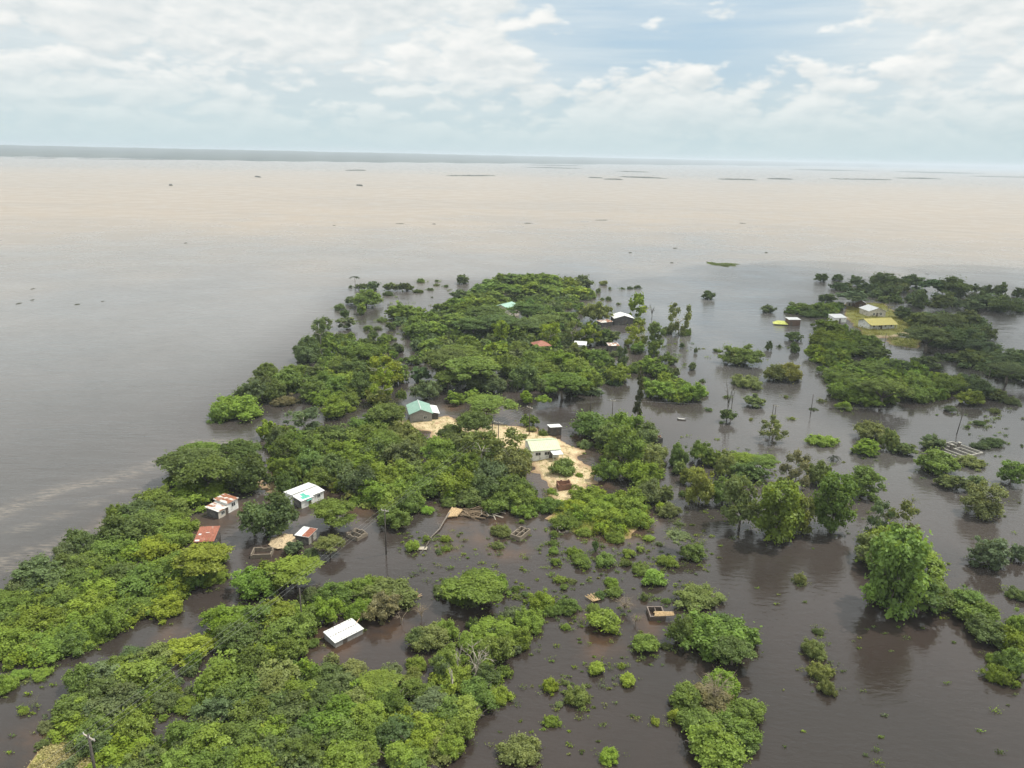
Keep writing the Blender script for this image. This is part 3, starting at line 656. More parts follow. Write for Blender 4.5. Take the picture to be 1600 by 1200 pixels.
# dark hut on the shore with debris
P = G(1028, 691); o = thing('hut', 'little dark ruined hut at right tip of the grove, red rubble on top', 'hut', (P.x, P.y, 0), .2); m = MB(); m.box(-1, 1, -.9, .9, -.5, 1.5); m.build('wall', M['dark_wall'], o); m = MB()
for k in range(7): a = random.random()*6; m.box(math.cos(a)*.6-.25, math.cos(a)*.6+.25, math.sin(a)*.5-.2, math.sin(a)*.5+.2, 1.503, 1.65+.3*random.random())
m.build('rubble', M['brick_red'], o)

# town on the far plain
far = [(296, 239.3), (304, 238.6), (315, 239.5), (338, 237.9), (362, 239.5), (374, 238.2), (394, 240.4), (408, 240.8), (429, 240.9), (437, 241.5), (462, 242.4), (470, 241.5)]
for k, (px, py) in enumerate(far):
    P = G(px, py+.8, 9); o = thing('building', 'tiny pale building of the distant town on the dark far shore', 'building', (P.x, P.y, 6), random.random()*.6, 'town on the far shore')
    w = 16+14*random.random(); m = MB(); m.box(-w, w, -8, 8, -6, 12); m.build('wall', M['white_wall'], o); m = MB(); m.slab([(-w-1, -9, 12.1), (w+1, -9, 12.1), (w+1, 9, 15), (-w-1, 9, 15)], .3); m.build('roof', M['white_tin'], o)

# ------------------------------------------------------------------ poles, cables, wrecks
def pole(top, h, label, arm=None, group=None, lean=(0, 0), r=.115):
    P = G(*top, h); o = thing('utility_pole', label, 'utility pole', (P.x-lean[0], P.y-lean[1], 0), 0, group)
    m = MB(); m.tube([(0, 0, -.8), (lean[0], lean[1], h)], [r*1.2, r*.85], 8); m.build('post', M['wood_pole'], o, True)
    out = []
    if arm:
        A = G(*arm[0], h-.3); B = G(*arm[1], h-.3); d = (B-A); d.z = 0; d.normalize(); w = arm[2]
        ar = MB(); q = Vector((lean[0], lean[1], h-.35)); n = Vector((-d.y, d.x, 0))*.07; a, c = q-d*w, q+d*w
        ar.slab([a-n, c-n, c+n, a+n], .14); ao = ar.build('crossarm', M['wood_pale'], o)
        for f in (-.92, 0.12, .92):
            i = MB(); p = q+d*w*f; i.tube([p, p+Vector((0, 0, .22))], [.06, .045], 7); i.build('insulator', M['ceramic'], ao)
            out.append(Vector(o.location)+p+Vector((0, 0, .24)))
    return out
c1 = pole((138, 1147.5), 9.5, 'tall power pole with pale crossarm standing in the near left thicket', ((129, 1144), (144, 1153), 1.1), r=.17)
pole((468, 919), 8.0, 'dark bare pole without crossarm, by the near thicket under the power lines')
c2 = pole((601, 795), 9.8, 'power pole standing alone in dark water right of small block ruin', ((594, 795), (608, 798), .8))
c3 = pole((779, 658), 9.0, 'power pole at left rim of the sand, its arm shared with a twin post', ((770, 657), (779.5, 659), 1.4))
P = G(769.5, 657, 9.0); m = MB(); o = thing('utility_pole', 'slim twin post left of the crossarm pole on the sand', 'utility pole', (P.x, P.y, 0)); m.tube([(0, 0, -.8), (0, 0, 9)], [.14, .1], 8); m.build('post', M['wood_pole'], o)
c4 = pole((828, 634.5), 9.0, 'power pole in the channel where the cables turn, behind the sand', ((823, 633), (832, 636), 1.1))
c5 = pole((958, 624), 8.5, 'thin power pole in the channel left of the tall casuarina', ((954, 625), (963, 626), .8))
c6 = pole((1213, 632), 9.0, 'right one of the twin power poles rising behind a pale tree', ((1205, 631), (1216, 633), .9))
pole((1209, 631.5), 9.0, 'left one of the twin power poles rising behind a pale tree')
pole((1271, 616), 6.5, 'lone pole on a little green mat in open grey water')
pole((1507, 638), 8.0, 'leaning bare pole in grey water left of the right-hand wreckage', lean=(.9, .2))
pole((1385, 521), 8.0, 'thin pole in front of the yellow-roofed house'); pole((1548, 578), 7.0, 'thin leaning pole in the channel below the right wood', lean=(.6, 0))
pole((924, 618), 6.0, 'slender pole in the channel beneath the northern wood')
spans = [c1, c2, c3, c4, c5, c6]
side = ['left', 'middle', 'right']
for k in range(3):
    m = MB(); last = spans[0][k]+(spans[0][k]-spans[1][k])*.35
    chain = [last]+[s[k] for s in spans]; A = chain[-1]; chain.append(A+Vector((75, 6, -1)))
    for A, B in zip(chain[:-1], chain[1:]):
        sag = .0009*(B-A).length**1.6; pts = [A.lerp(B, u)-Vector((0, 0, 4*sag*u*(1-u))) for u in np.linspace(0, 1, 13)]
        m.tube(pts, .012, 4, False)
    tag(m.build('power_cable', M['wire']), f'{side[k]} one of three thin power cables strung from pole to pole', 'cable')

# collapsed thatch, trunks and debris
def straws(name, pts, n, mat, label, cat, spread, rad=.06, seed=1, ln=2.0):
    r = np.random.default_rng(seed); m = MB(); A = G(*pts[0]); B = G(*pts[1]); d = (B-A); L = d.length; d.normalize(); nn = Vector((-d.y, d.x, 0))
    for k in range(n):
        p = A+d*(L*r.random())+nn*spread*(r.random()-.5)*2; a = r.normal(0, .5); e = (d*math.cos(a)+nn*math.sin(a))*ln*(.4+.6*r.random())
        z = .1+.5*r.random(); p.z = z; q = p+e; q.z = z+.3*r.normal(); m.tube([p, q], rad*(.6+.8*r.random()), 5)
    return tag(m.build(name, M[mat]), label, cat)
m = MB(); A, B, C_, D_ = G(697, 809, .2), G(713, 807, .3), G(722, 797, 1.0), G(707, 794, 1.1)
for k in range(14):
    u = k/13; m.tube([A.lerp(B, u)+Vector((0, 0, .1*random.random())), D_.lerp(C_, u)+Vector((0, 0, .25*random.random()))], .2, 5)
o = tag(m.build('fallen_thatch', M['thatch_orange']), 'collapsed slab of tan thatch at the end of the fallen trunk', 'thatch')
straws('wreckage', [(718, 801), (752, 806)], 46, 'thatch_dark', 'heap of dark broken poles and thatch right of the tan thatch slab', 'wreckage', 1.7, .11, 2, 4.2)
straws('driftwood', [(752, 797), (775, 806)], 14, 'wood_pale', 'pale splintered timbers at right end of the dark wreckage', 'driftwood', 1.2, .1, 3, 3.2)
m = MB(); P = [G(656, 866, .05), G(665, 855, .2), G(674, 839, .1), G(687, 826, .3), G(695, 812, .3), G(705, 797, .9)]; m.tube(P, [.05, .10, .12, .15, .18, .22], 7)
for k, (px, py) in enumerate(((674, 842), (686, 826), (663, 857))):
    q = G(px, py, .2); m.tube([q, q+Vector((-.9+k*.7, .5, .7)), q+Vector((-1.6+k*1.2, .9, 1.0))], [.12, .08, .03], 5)
tag(m.build('fallen_tree', M['wood_grey'], None, True), 'long grey fallen tree trunk lying in dark water', 'trunk')
m = MB(); P = G(659, 858); m.slab([(P.x-1.2, P.y-.4, .15), (P.x+1.0, P.y-.5, .2), (P.x+1.1, P.y+.5, .3), (P.x-.9, P.y+.6, .2)], .1); tag(m.build('board', M['wood_pale']), 'pale board floating at the foot of the long fallen trunk', 'board')
for px, py, lab, w, l, rot in ((645, 931, 'orange thatch tuft floating right of the olive thicket', 1.0, 1.7, 1.1), (926, 936, 'tan thatch tuft lying in water above a round bush', 1.0, 2.2, 2.0)):
    P = G(px, py); r = np.random.default_rng(px); m = MB(); d = Vector((math.cos(rot), math.sin(rot), 0)); n_ = Vector((-d.y, d.x, 0))
    for k in range(26): a = r.normal(0, .35); m.tube([P-d*l*.5+n_*a+Vector((0, 0, .3)), P+d*l*(.3+.3*r.random())+n_*a*w*1.8+Vector((0, 0, .1+.3*r.random()))], .07, 5)
    tag(m.build('floating_thatch', M['thatch_orange']), lab, 'thatch')
m = MB(); A = G(1058, 655); B = G(1072, 656.5); d = (B-A).normalized(); n_ = Vector((-d.y, d.x, 0)); L = (B-A).length; sec = []
for u, w, z in ((0, .08, .5), (.15, .42, .36), (.5, .55, .3), (.85, .42, .36), (1, .08, .52)):
    p = A+d*L*u; m.v += [tuple(p-n_*w+Vector((0, 0, z))), tuple(p-n_*w*.4+Vector((0, 0, -.1))), tuple(p+n_*w*.4+Vector((0, 0, -.1))), tuple(p+n_*w+Vector((0, 0, z))), tuple(p+n_*w*.7+Vector((0, 0, z-.04))), tuple(p-n_*w*.7+Vector((0, 0, z-.2)))]
for k in range(4):
    for j in range(6): m.f.append((k*6+j, (k+1)*6+j, (k+1)*6+(j+1) % 6, k*6+(j+1) % 6))
cn = m.build('canoe', M['boat']); tag(cn, 'slim grey canoe in the open channel right of the casuarina', 'canoe')
# ------------------------------------------------------------------ trees and shrubs
# one line per plant: centre of its crown, crown width and height as seen (photo px), kind, tint, [foot of trunk]
TREES = """
295 722 90 55 A d;325 735 88 55 A d;378 742 70 66 M d;375 705 58 42 A d;310 705 62 36 A 0;270 728 36 42 M g;310 768 86 50 B b
240 783 60 42 B 0;262 795 60 42 B 0;218 797 52 40 M d;198 825 68 52 M d;238 820 62 46 B 0;275 822 54 38 B b;183 799 32 28 B 0
115 847 48 40 M d;105 862 44 36 B g;165 860 60 42 B 0;192 860 58 38 B b;240 857 60 40 B y;270 845 50 38 B b;317 874 84 54 A b;285 887 68 54 M 0;336 862 48 44 M b
218 905 76 50 M 0;250 893 58 46 M b;138 880 58 42 B 0;110 884 58 40 M d;62 895 88 46 M g;33 916 42 34 M g;115 907 62 44 B 0;165 924 64 46 B b;188 892 58 42 M d
75 928 68 44 B b;20 937 58 38 B 0;335 902 40 24 B b;270 923 46 38 B y;260 950 50 38 B y;218 950 48 36 B 0;180 966 60 50 M b;140 950 66 50 B b;95 945 62 46 B 0
120 985 78 54 B b;62 972 78 54 B b;25 952 58 42 B 0;22 1005 68 54 B b;75 1013 70 46 B b;110 1003 58 46 B 0;130 1003 46 30 B b;160 985 44 32 B 0;65 1052 28 17 B b;33 1054 28 18 B b;8 1070 34 32 B b
115 1063 50 46 M 0;152 1050 58 42 M g;178 1040 50 36 M 0;205 1029 48 32 B g;244 1018 56 40 M o;300 1012 68 42 B y;200 1055 80 58 M b;155 1077 60 50 M d;250 1067 50 40 B 0;347 974 76 50 M b
390 962 64 48 M 0;368 993 62 54 M d;352 1050 88 62 M b;392 1035 60 56 M 0;315 1075 48 42 M b;370 1078 68 56 M 0;117 1100 66 50 M 0;175 1100 78 54 M g;120 1125 64 48 B b;203 1130 60 56 M b
160 1132 58 46 M 0;262 1095 40 34 B g;290 1100 38 28 B b;350 1105 72 54 M g;390 1112 62 52 M 0;275 1145 64 54 M 0;325 1152 78 58 M b;378 1150 70 54 M 0;188 1175 76 50 B y;150 1162 54 46 M d
225 1187 60 42 B o;277 1190 62 50 M b;340 1190 78 54 M 0;388 1187 68 50 M b;460 890 80 46 A b;392 910 70 52 M b;430 955 68 48 M b;440 985 76 54 M 0;500 955 54 48 M b;480 975 50 48 M 0
425 1017 60 42 B y;457 1012 48 42 M 0;535 930 64 42 M 0;562 920 48 38 B b;582 912 38 30 B 0;613 925 74 46 M o;600 947 56 48 M r;563 952 44 38 B b;490 930 36 30 B g;745 915 86 46 A 0;723 928 50 38 B 0;772 913 46 38 B b
668 993 60 46 M o;650 1000 40 34 M d;697 985 38 36 B b;770 985 68 46 B b;742 1007 50 38 B b;780 1012 58 50 M 0;800 960 32 26 B g;705 1030 50 42 M 0;688 1042 38 34 M g;760 1050 46 42 M d
718 1060 58 46 M b;745 1082 58 48 M 0;550 1042 54 34 M o;518 1032 26 22 M o;610 1050 40 30 M g;595 1067 60 40 A b;548 1070 58 42 M g;520 1060 58 44 M d;640 1060 40 32 M o;652 1077 50 40 M 0
610 1092 54 46 M d;562 1087 58 42 M o;505 1084 68 50 M d;470 1085 60 48 M b;430 1060 78 56 M o;425 1097 68 52 M d;455 1109 68 52 M g;520 1120 78 54 M b;563 1117 68 50 M b;488 1132 58 48 M 0
670 1100 64 44 M g;645 1127 70 46 B y;678 1139 64 50 B y;695 1115 58 44 M 0;730 1117 64 48 M b;722 1140 50 44 M b;687 1159 68 48 B o;655 1163 58 48 B y;615 1142 58 50 M d;580 1142 60 50 M b
545 1147 64 52 M 0;475 1150 64 50 M g;430 1140 58 48 B b;425 1172 64 50 M d;470 1172 64 50 M 0;540 1177 72 54 M b;577 1172 58 48 M 0;617 1177 62 52 M b;507 1192 48 32 B o;565 1194 58 44 M b;640 1190 56 42 M 0;702 1165 44 40 M b
1118 992 104 80 B 0;1135 975 50 36 M d;1062 985 44 50 M d;1146 1015 60 46 A d;1072 1080 60 48 M 0;1142 1072 60 48 M b;1115 1092 62 44 M r;1163 1107 56 46 M 0;1095 1125 70 52 M 0;1115 1162 96 46 M b;1157 1137 60 48 M 0;1168 1160 42 34 B 0;1090 933 66 34 B o
1375 812 42 54 E g;1408 815 50 60 E o;1397 845 60 54 M b;1374 868 78 60 M o;1437 872 80 64 M b;1402 886 104 112 R 0 1415 958;1440 925 74 50 M d 1423 955;1458 915 54 44 M 0;1474 932 54 44 M d;1362 838 30 26 M d;1495 936 66 42 M 0;1525 958 62 42 M 0;1552 984 58 44 M d;1577 1000 46 42 M b;1592 978 38 38 B b;1563 1055 40 34 B b;1590 1040 48 46 M 0
1095 758 46 46 R o 1096 787;1160 778 64 60 R o 1160 826;1218 792 80 78 R 0 1217 843;1252 800 42 50 R o 1250 832;1305 778 70 68 R 0 1294 828;1347 752 62 38 R 0 1344 772;1245 735 46 54 E r;1272 740 48 40 M d;1165 718 48 26 A b;1195 722 50 26 A 0;1172 738 56 34 M d;1130 724 38 42 M o;1100 706 34 36 M 0;1115 715 34 30 M 0
1058 708 34 40 M 0;1062 730 24 24 M o;1130 768 48 50 M 0;1080 745 26 30 M o;925 665 74 48 M 0;975 668 58 50 M 0;955 685 58 44 M d;980 690 70 56 M 0 982 730;1010 680 48 38 M g;945 735 44 38 M 0;1000 740 54 44 M b;1015 705 48 38 M o;1026 722 38 36 M o
920 775 58 38 B b;950 790 58 38 B b;985 785 54 42 M b;928 800 54 38 B b;962 808 48 36 B b;990 810 48 38 B b;1020 770 48 40 M g;1037 772 30 28 M o;1045 798 34 26 B o;1005 760 44 34 M 0;895 790 40 28 B y;860 790 38 30 B 0;885 815 44 30 B 0
1060 836 38 18 A o 1058 862;1075 862 44 32 M 0;612 808 48 40 M 0;615 647 50 38 M 0;742 660 58 42 A d;762 632 74 36 A 0;712 621 28 20 M b;738 618 30 20 M b;825 622 26 22 M b;850 625 25 16 A b;825 657 26 20 M 0
702 676 46 28 M d;625 677 52 42 M o;648 698 46 34 M o;690 705 58 46 A b;634 708 58 44 M g;752 702 66 60 E o;795 702 62 60 E o;808 730 64 60 M o;772 738 70 60 M g;730 730 60 52 M b;682 735 58 46 M b;638 740 60 46 M b;662 757 56 44 M 0;712 757 58 50 M b
755 762 58 48 M d;800 762 62 52 M 0;822 777 50 40 M 0;625 770 56 44 M b;650 780 40 30 M b;740 780 54 34 M d;777 787 50 32 M 0;815 795 44 28 B b;700 785 24 18 B 0;720 700 50 50 E o;590 705 60 44 M d;585 675 60 40 M 0;600 690 52 40 A 0;570 715 60 40 M b
415 804 78 66 M g 413 838;517 797 72 42 A 0 513 822;557 750 58 54 M g;598 748 60 48 M b;525 733 58 46 M d;530 722 44 20 B b;450 737 48 46 M 0;446 752 38 36 M d;475 722 54 46 M 0;617 777 58 42 M b;640 785 48 38 M 0;650 737 48 40 M o;495 745 50 40 M 0;580 770 50 40 M b
515 850 44 30 A o;460 857 30 24 M g;487 865 24 20 B g;480 700 58 44 M 0;435 705 44 44 M d;540 705 56 40 M b;510 690 50 36 M 0
370 637 78 46 B b;345 647 38 34 B 0;400 612 48 40 M g;425 580 40 28 M 0;408 600 44 30 M g;422 612 40 36 M d;457 597 58 40 M 0;486 607 48 36 M d;495 583 34 18 E g;490 545 44 42 M d;478 552 34 36 M g;500 520 34 38 E g;510 505 24 18 E g;518 540 34 30 M 0;460 578 36 24 B 0
530 570 44 28 M 0;555 550 48 34 M 0;550 572 40 28 M d;575 550 48 30 A 0;590 565 44 30 M 0;517 600 54 38 M 0;545 595 44 30 B b;565 600 46 40 M d;510 622 58 20 B b;600 578 58 44 E y;597 605 44 48 E y 599 628;617 586 34 30 M 0;583 620 34 30 M o;525 637 54 32 M b;545 622 38 30 M 0;445 627 34 20 B r
605 645 58 36 A 0;567 663 44 34 M 0;417 670 28 34 M b;475 657 58 38 E g;460 688 58 38 M 0;500 683 54 38 M d;525 680 58 40 M d;562 683 58 40 M 0;587 688 48 36 M 0;440 687 44 40 M g;627 616 16 16 M 0 627 630;662 610 44 34 M g;660 585 32 26 M g;645 563 26 16 M d;693 597 22 22 M d
582 525 20 18 M d;597 533 26 18 M 0;622 543 26 17 M g;605 528 24 13 B 0;640 487 50 20 M 0;620 492 28 14 M 0;670 497 40 18 M 0;652 512 56 22 M 0;678 515 44 18 M 0;690 480 30 17 M 0;612 510 15 14 M d;572 467 54 22 M 0;565 483 24 21 M 0;548 470 24 12 M g;583 446 18 17 M g;565 448 18 11 M d;610 448 26 13 M g;635 448 24 15 M g;537 490 14 15 M d;540 503 28 13 E g
727 437 22 15 M g;765 445 38 17 M 0;787 440 44 17 M 0;812 437 48 17 A 0;837 437 54 18 A 0;862 442 44 18 M 0;887 443 40 18 M b;908 440 30 20 M g;912 457 30 17 M b;895 457 40 18 M b;862 455 44 17 M 0;825 452 48 18 M 0;792 452 48 18 A 0;760 455 48 18 M 0;740 465 40 18 M 0;770 467 44 18 M 0;717 460 30 17 M g;712 475 40 18 M 0;745 475 44 18 M b;760 473 38 16 A 0
817 467 28 16 M d;825 484 60 22 A d;840 490 48 18 A d;760 491 70 24 A d;725 485 48 20 M 0;855 500 54 22 A d;775 502 68 22 A d;740 507 58 22 A d;712 500 48 22 A 0;825 508 58 24 A d;785 520 32 34 E y;860 523 36 34 E y;812 522 38 28 M 0;895 520 34 34 E o;922 522 32 34 E y;935 486 44 30 M o 935 504;905 480 20 16 M 0;890 497 34 20 M 0;872 485 15 13 M d 872 493;945 525 38 26 M g
697 560 78 36 A d;740 540 48 32 M 0;715 550 58 26 A 0;735 575 82 42 A 0;750 570 58 32 A 0;742 597 50 30 M g;675 540 44 24 M 0;795 572 48 40 M 0;775 545 44 24 M b;812 547 38 30 M 0;810 590 56 46 M d;845 580 56 36 M 0;832 562 48 30 M 0;875 560 40 28 M b;880 597 72 36 A 0;922 595 48 40 M b;910 572 44 30 M b;937 560 40 28 M 0;960 585 44 32 M b;700 590 46 26 A 0;770 600 40 30 M g
995 475 30 30 E y 997 495;997 501 20 14 B 0;1062 498 36 42 E o 1056 522;1041 517 15 14 B g;1072 520 14 16 B 0;995 522 38 34 E y 995 540;1025 524 32 34 E o 1022 548;995 542 24 20 M 0;1022 542 19 22 E 0 1021 556;922 520 32 32 E g;838 547 24 18 M 0;854 548 22 16 M d;897 545 17 20 E o;912 546 15 14 M 0;852 556 26 20 B b;897 552 24 26 E o;914 554 26 22 M 0;962 553 20 12 B g;947 527 30 26 M d;972 557 19 26 E g 970 578;1012 570 40 26 M 0;995 575 34 22 B 0;1030 580 34 24 M 0;1040 560 24 18 M d;1035 610 54 32 M b;1085 612 46 34 M b;1062 618 34 24 M b
1158 553 58 34 M 0;1145 560 34 22 M o;1167 596 46 24 B o;1210 583 44 28 M o;1240 584 50 32 M o;1175 625 36 22 M o;1202 540 11 16 M g;1238 525 26 16 M d;1243 543 18 17 M d;1107 461 20 15 M g;1198 482 22 14 M g;1210 666 42 28 E o 1212 688;1136 647 24 18 M g 1136 660
1285 434 21 14 M 0;1309 434 20 10 M g;1335 438 22 17 M g;1312 447 24 14 M g;1372 438 52 28 M g;1355 450 34 20 M g;1385 452 34 18 M g;1420 440 40 22 M g;1410 450 30 16 M g;1457 445 36 19 A g;1490 448 58 24 M g;1475 467 44 24 M g 1477 484;1435 467 28 32 M g;1505 450 30 18 M g;1522 450 16 13 M g;1540 453 20 17 M g;1566 452 25 23 M g;1592 457 22 17 M g;1545 472 38 22 M g;1570 478 44 26 M g;1517 475 36 22 M g
1297 466 30 17 M g;1335 464 50 18 A g;1255 483 44 22 B 0;1282 483 38 20 M 0;1268 490 34 14 B d;1295 510 40 25 M 0;1302 528 54 24 M b;1275 548 40 26 M b;1320 542 50 26 M 0;1355 538 46 24 M 0;1370 550 40 22 M d;1305 557 44 22 M 0;1315 588 58 28 B 0;1320 612 54 32 M 0;1362 577 58 26 B 0;1400 572 40 22 M g;1380 607 74 36 A 0;1425 597 54 28 M 0;1437 617 48 26 M 0;1470 598 48 28 M 0;1490 597 44 28 B 0;1507 592 34 22 M g;1445 567 40 22 M g;1355 625 44 22 M b
1410 490 40 20 M g;1437 500 48 22 M o;1480 500 58 26 A g;1510 497 48 22 M g;1450 525 68 32 A g;1490 528 68 30 M g;1515 522 48 28 M g;1542 520 34 22 M g;1532 541 48 24 M g;1525 560 48 20 M g;1562 560 58 24 M g;1590 560 40 26 M g;1577 578 58 26 A g;1535 607 48 32 M g;1512 620 38 26 M 0;1560 618 34 22 M g;1580 627 24 15 B g
1285 688 42 20 B b;1357 672 50 32 M o;1352 700 42 26 M b;1390 686 30 36 M o;1420 702 34 20 M g;1452 692 40 18 M g;1462 722 70 34 M 0;1485 752 38 26 M g;1517 722 40 18 B o;1552 691 32 17 B g;1531 697 22 13 B g;1582 737 40 28 R 0 1583 757;1530 755 30 26 M g;1538 780 60 44 R o 1542 806;1547 860 58 42 R g 1550 884;1590 865 28 28 M g
1046 583 14 22 M g;1087 547 6 11 M g;1119 547 9 6 M g;1082 572 16 13 M g;1066 540 8 10 M g;1055 582 13 14 M g
"""
SHRUBS = """
37 1111 18 13 b;72 1135 28 18 o;68 1162 20 14 o;255 1122 15 11 b;650 1038 32 27 b;740 975 20 24 d;688 920 20 18 g;700 912 24 16 0;875 905 20 12 b;881 918 14 11 0;895 908 12 8 o;805 920 13 11 0;845 940 44 38 b;827 968 50 42 b;885 948 40 30 0;862 955 26 22 0;810 1000 44 42 b
955 910 24 13 b;937 930 20 13 d;960 925 27 22 0;928 950 22 18 0;942 972 58 42 b;1008 1008 48 36 0;1040 1010 16 13 g;1007 933 14 15 g;1041 939 13 9 0;1020 904 44 23 b;930 1045 32 15 y;972 1041 12 11 b;983 1063 30 22 y;860 1072 27 25 y;901 1088 41 37 o;862 1127 25 19 b;884 1067 12 10 o;874 1101 14 10 o;884 980 14 12 b
1024 1127 15 13 y;952 1180 32 26 l;812 1172 62 54 o;780 1085 40 30 y;1055 1120 24 24 y;1250 905 20 22 o;1272 1015 40 36 o;1282 1048 36 34 o;1293 1075 26 30 o;1278 987 16 12 d;1552 1030 22 18 b;1592 930 30 24 d
915 695 24 15 o;912 832 24 16 b;960 840 30 18 b;1014 841 18 11 b;1030 850 10 7 g;1061 818 12 8 g;1043 877 31 23 b;907 872 28 20 0;945 875 34 28 0;930 855 13 24 d;982 865 24 16 b;978 880 20 15 d;1000 858 15 11 b;1000 888 28 12 0;1022 900 30 16 b;897 862 24 18 b;910 880 30 20 0
865 835 14 14 0;865 848 15 12 0;865 861 18 14 0;868 878 18 15 b;782 830 32 22 o;777 852 20 12 o;645 853 26 24 b;665 842 15 13 0;697 842 18 13 b;696 857 14 8 b;685 862 10 8 g;668 797 24 14 l;830 672 18 10 o;848 677 16 15 0;880 735 46 34 0;1068 772 15 12 d;815 815 9 8 b
1320 636 28 12 b;1485 640 20 13 g;1555 642 14 12 o;1530 661 18 10 d;1512 667 8 6 d;1218 541 4 9 d;672 452 9 5 g;606 459 16 9 g;653 455 14 9 d;658 439 14 7 0;682 439 8 4 d;682 445 8 4 d;697 447 8 3 d;532 481 22 5 d;575 513 18 9 0;598 500 16 8 0;536 525 16 7 d;590 513 12 8 g
935 455 9 11 d;943 443 16 8 o;984 450 9 7 g;996 449 12 8 g;951 467 10 9 d;941 467 6 5 d;953 451 6 6 d;972 451 5 5 d;966 475 6 3 d;1108 640 10 6 g;1127 660 5 4 d;1228 620 8 5 o;1283 626 10 4 o;1238 654 9 3 o;1173 655 6 5 o;1135 620 8 5 d
690 928 22 18 g;712 937 22 14 0;735 940 20 12 g;806 932 12 9 o;820 928 12 9 g;862 935 9 8 g;1008 480 8 7 g;1098 595 9 7 g;548 448 6 5 g;1240 545 12 8 d;640 945 16 11 o;548 640 18 12 y;672 643 9 8 y;560 985 18 12 o;490 1005 22 16 0;862 768 16 12 b;905 745 14 8 b
"""
TINT = {'0': (.098, .124, .034), 'b': (.128, .158, .032), 'y': (.150, .172, .028), 'd': (.078, .097, .036), 'o': (.120, .126, .050), 'g': (.086, .100, .050), 'r': (.140, .118, .070), 'l': (.135, .19, .035)}

def blob_leaves(r, lobes, n, size, up=.25, inner=.35):
    """leaf quads over a set of lobes (x,y,z,rx,rz); returns V,F,tone,hue"""
    L = np.array(lobes); w = L[:, 3]**2; pick = r.choice(len(L), n, p=w/w.sum()); c = L[pick]
    d = r.normal(size=(n, 3)); d[:, 2] += up; d /= np.linalg.norm(d, axis=1)[:, None]
    rad = 1-inner*r.random(n)**1.6+.15*r.normal(size=n)
    P = c[:, :3]+d*rad[:, None]*np.stack([c[:, 3], c[:, 3], c[:, 4]], 1)
    st = r.random(n) < .16; P[st] += (r.normal(size=(n, 3))*np.array([.10, .10, .13]))[st]
    nr = d+.6*r.normal(size=(n, 3)); nr[:, 2] += .45; nr /= np.linalg.norm(nr, axis=1)[:, None]
    t = np.cross(nr, r.normal(size=(n, 3))); t /= np.linalg.norm(t, axis=1)[:, None]; bt = np.cross(nr, t)
    s = size*(.6+.8*r.random(n))[:, None]; k = (.5+.35*r.random(n))[:, None]
    V = np.stack([P-t*s, P+bt*s*k-t*s*.1, P+t*s, P-bt*s*k+t*s*.1], 1).reshape(-1, 3)
    F = np.arange(n*4).reshape(n, 4)
    lt = r.random(len(L)); lh = r.random(len(L))
    tone = np.clip(.62*lt[pick]+.38*r.random(n), 0, 1); hue = np.clip((lh[pick]-.45)*1.3, 0, 1)*(.5+.5*r.random(n))
    return V, F, tone, hue
def lobes_for(kind, r):
    out = []
    if kind == 'M':      # dense rounded crown of uneven clumps
        sx, sy = 1+.18*r.normal(), 1+.18*r.normal(); off = r.normal(size=2)*.12
        for k in range(62):
            d = r.normal(size=3); d[2] = abs(d[2])*1.15-.68; d /= np.linalg.norm(d); q = .36+.54*r.random(); rr = .08+.17*r.random()**1.4
            out.append((d[0]*q*sx+off[0], d[1]*q*sy+off[1], d[2]*q-.05, rr, rr*.9))
        out.append((0, 0, 0, .42, .45))
    elif kind == 'R':    # open-grown tree, skirt of foliage hanging low all round
        for k in range(66):
            a = r.random()*6.283; z = -.8+1.7*r.random(); q = math.sqrt(max(.05, 1-(.78*z)**2 if z > 0 else 1-.25*z*z))*(.35+.6*r.random()); rr = .09+.15*r.random()
            out.append((math.cos(a)*q*.92, math.sin(a)*q*.92, z, rr, rr*.9))
        out.append((0, 0, 0, .4, .45))
    elif kind == 'A':    # wide flat-topped canopy in layered plates
        for k in range(42):
            a = r.random()*6.283; q = .88*math.sqrt(r.random())*(1+.12*math.sin(3*a+1)); z = .55-.75*q*q+.16*r.normal(); rr = .12+.15*r.random()
            out.append((math.cos(a)*q, math.sin(a)*q, z, rr, rr*.7))
        for k in range(8): a = k*.785; out.append((math.cos(a)*.35, math.sin(a)*.35, .25, .3, .3))
    elif kind == 'B':    # low spreading thicket, many small heads
        for k in range(60):
            a = r.random()*6.283; q = .95*math.sqrt(r.random())*(1+.2*math.sin(2*a+r.random())); z = .55*(1-q*q)-.25+.24*r.normal(); rr = .09+.14*r.random()
            out.append((math.cos(a)*q, math.sin(a)*q, z, rr, rr*1.15))
        for k in range(6): a = k*1.05; out.append((math.cos(a)*.4, math.sin(a)*.4, -.1, .36, .4))
    elif kind == 'E':    # tall airy crown, loose heads with sky between
        for k in range(26):
            a = r.random()*6.283; z = -.9+1.8*r.random(); q = (.15+.75*r.random())*(1.1-.35*abs(z)); rr = .09+.15*r.random()
            out.append((math.cos(a)*q, math.sin(a)*q, z, rr, rr*.9))
    elif kind == 'C':    # narrow feathery casuarina
        for k in range(34):
            z = -1+2*k/33; a = r.random()*6.283; q = .42*(1-.45*(z+.2))*r.random(); rr = .2*(1.15-.55*z)*(.6+.5*r.random())
            out.append((math.cos(a)*q, math.sin(a)*q, z, rr, rr*.35))
    elif kind == 'S':    # single round shrub
        for k in range(22):
            d = r.normal(size=3); d[2] = abs(d[2])*.9-.2; d /= np.linalg.norm(d); q = .38+.34*r.random(); rr = .20+.16*r.random()
            out.append((d[0]*q, d[1]*q, d[2]*q, rr, rr))
    return out
SPEC = {'M': (13000, .052, 7), 'R': (8000, .054, 5), 'A': (13000, .047, 6), 'B': (13000, .047, 6), 'E': (3800, .058, 5), 'C': (2600, .07, 2), 'S': (5200, .066, 5)}
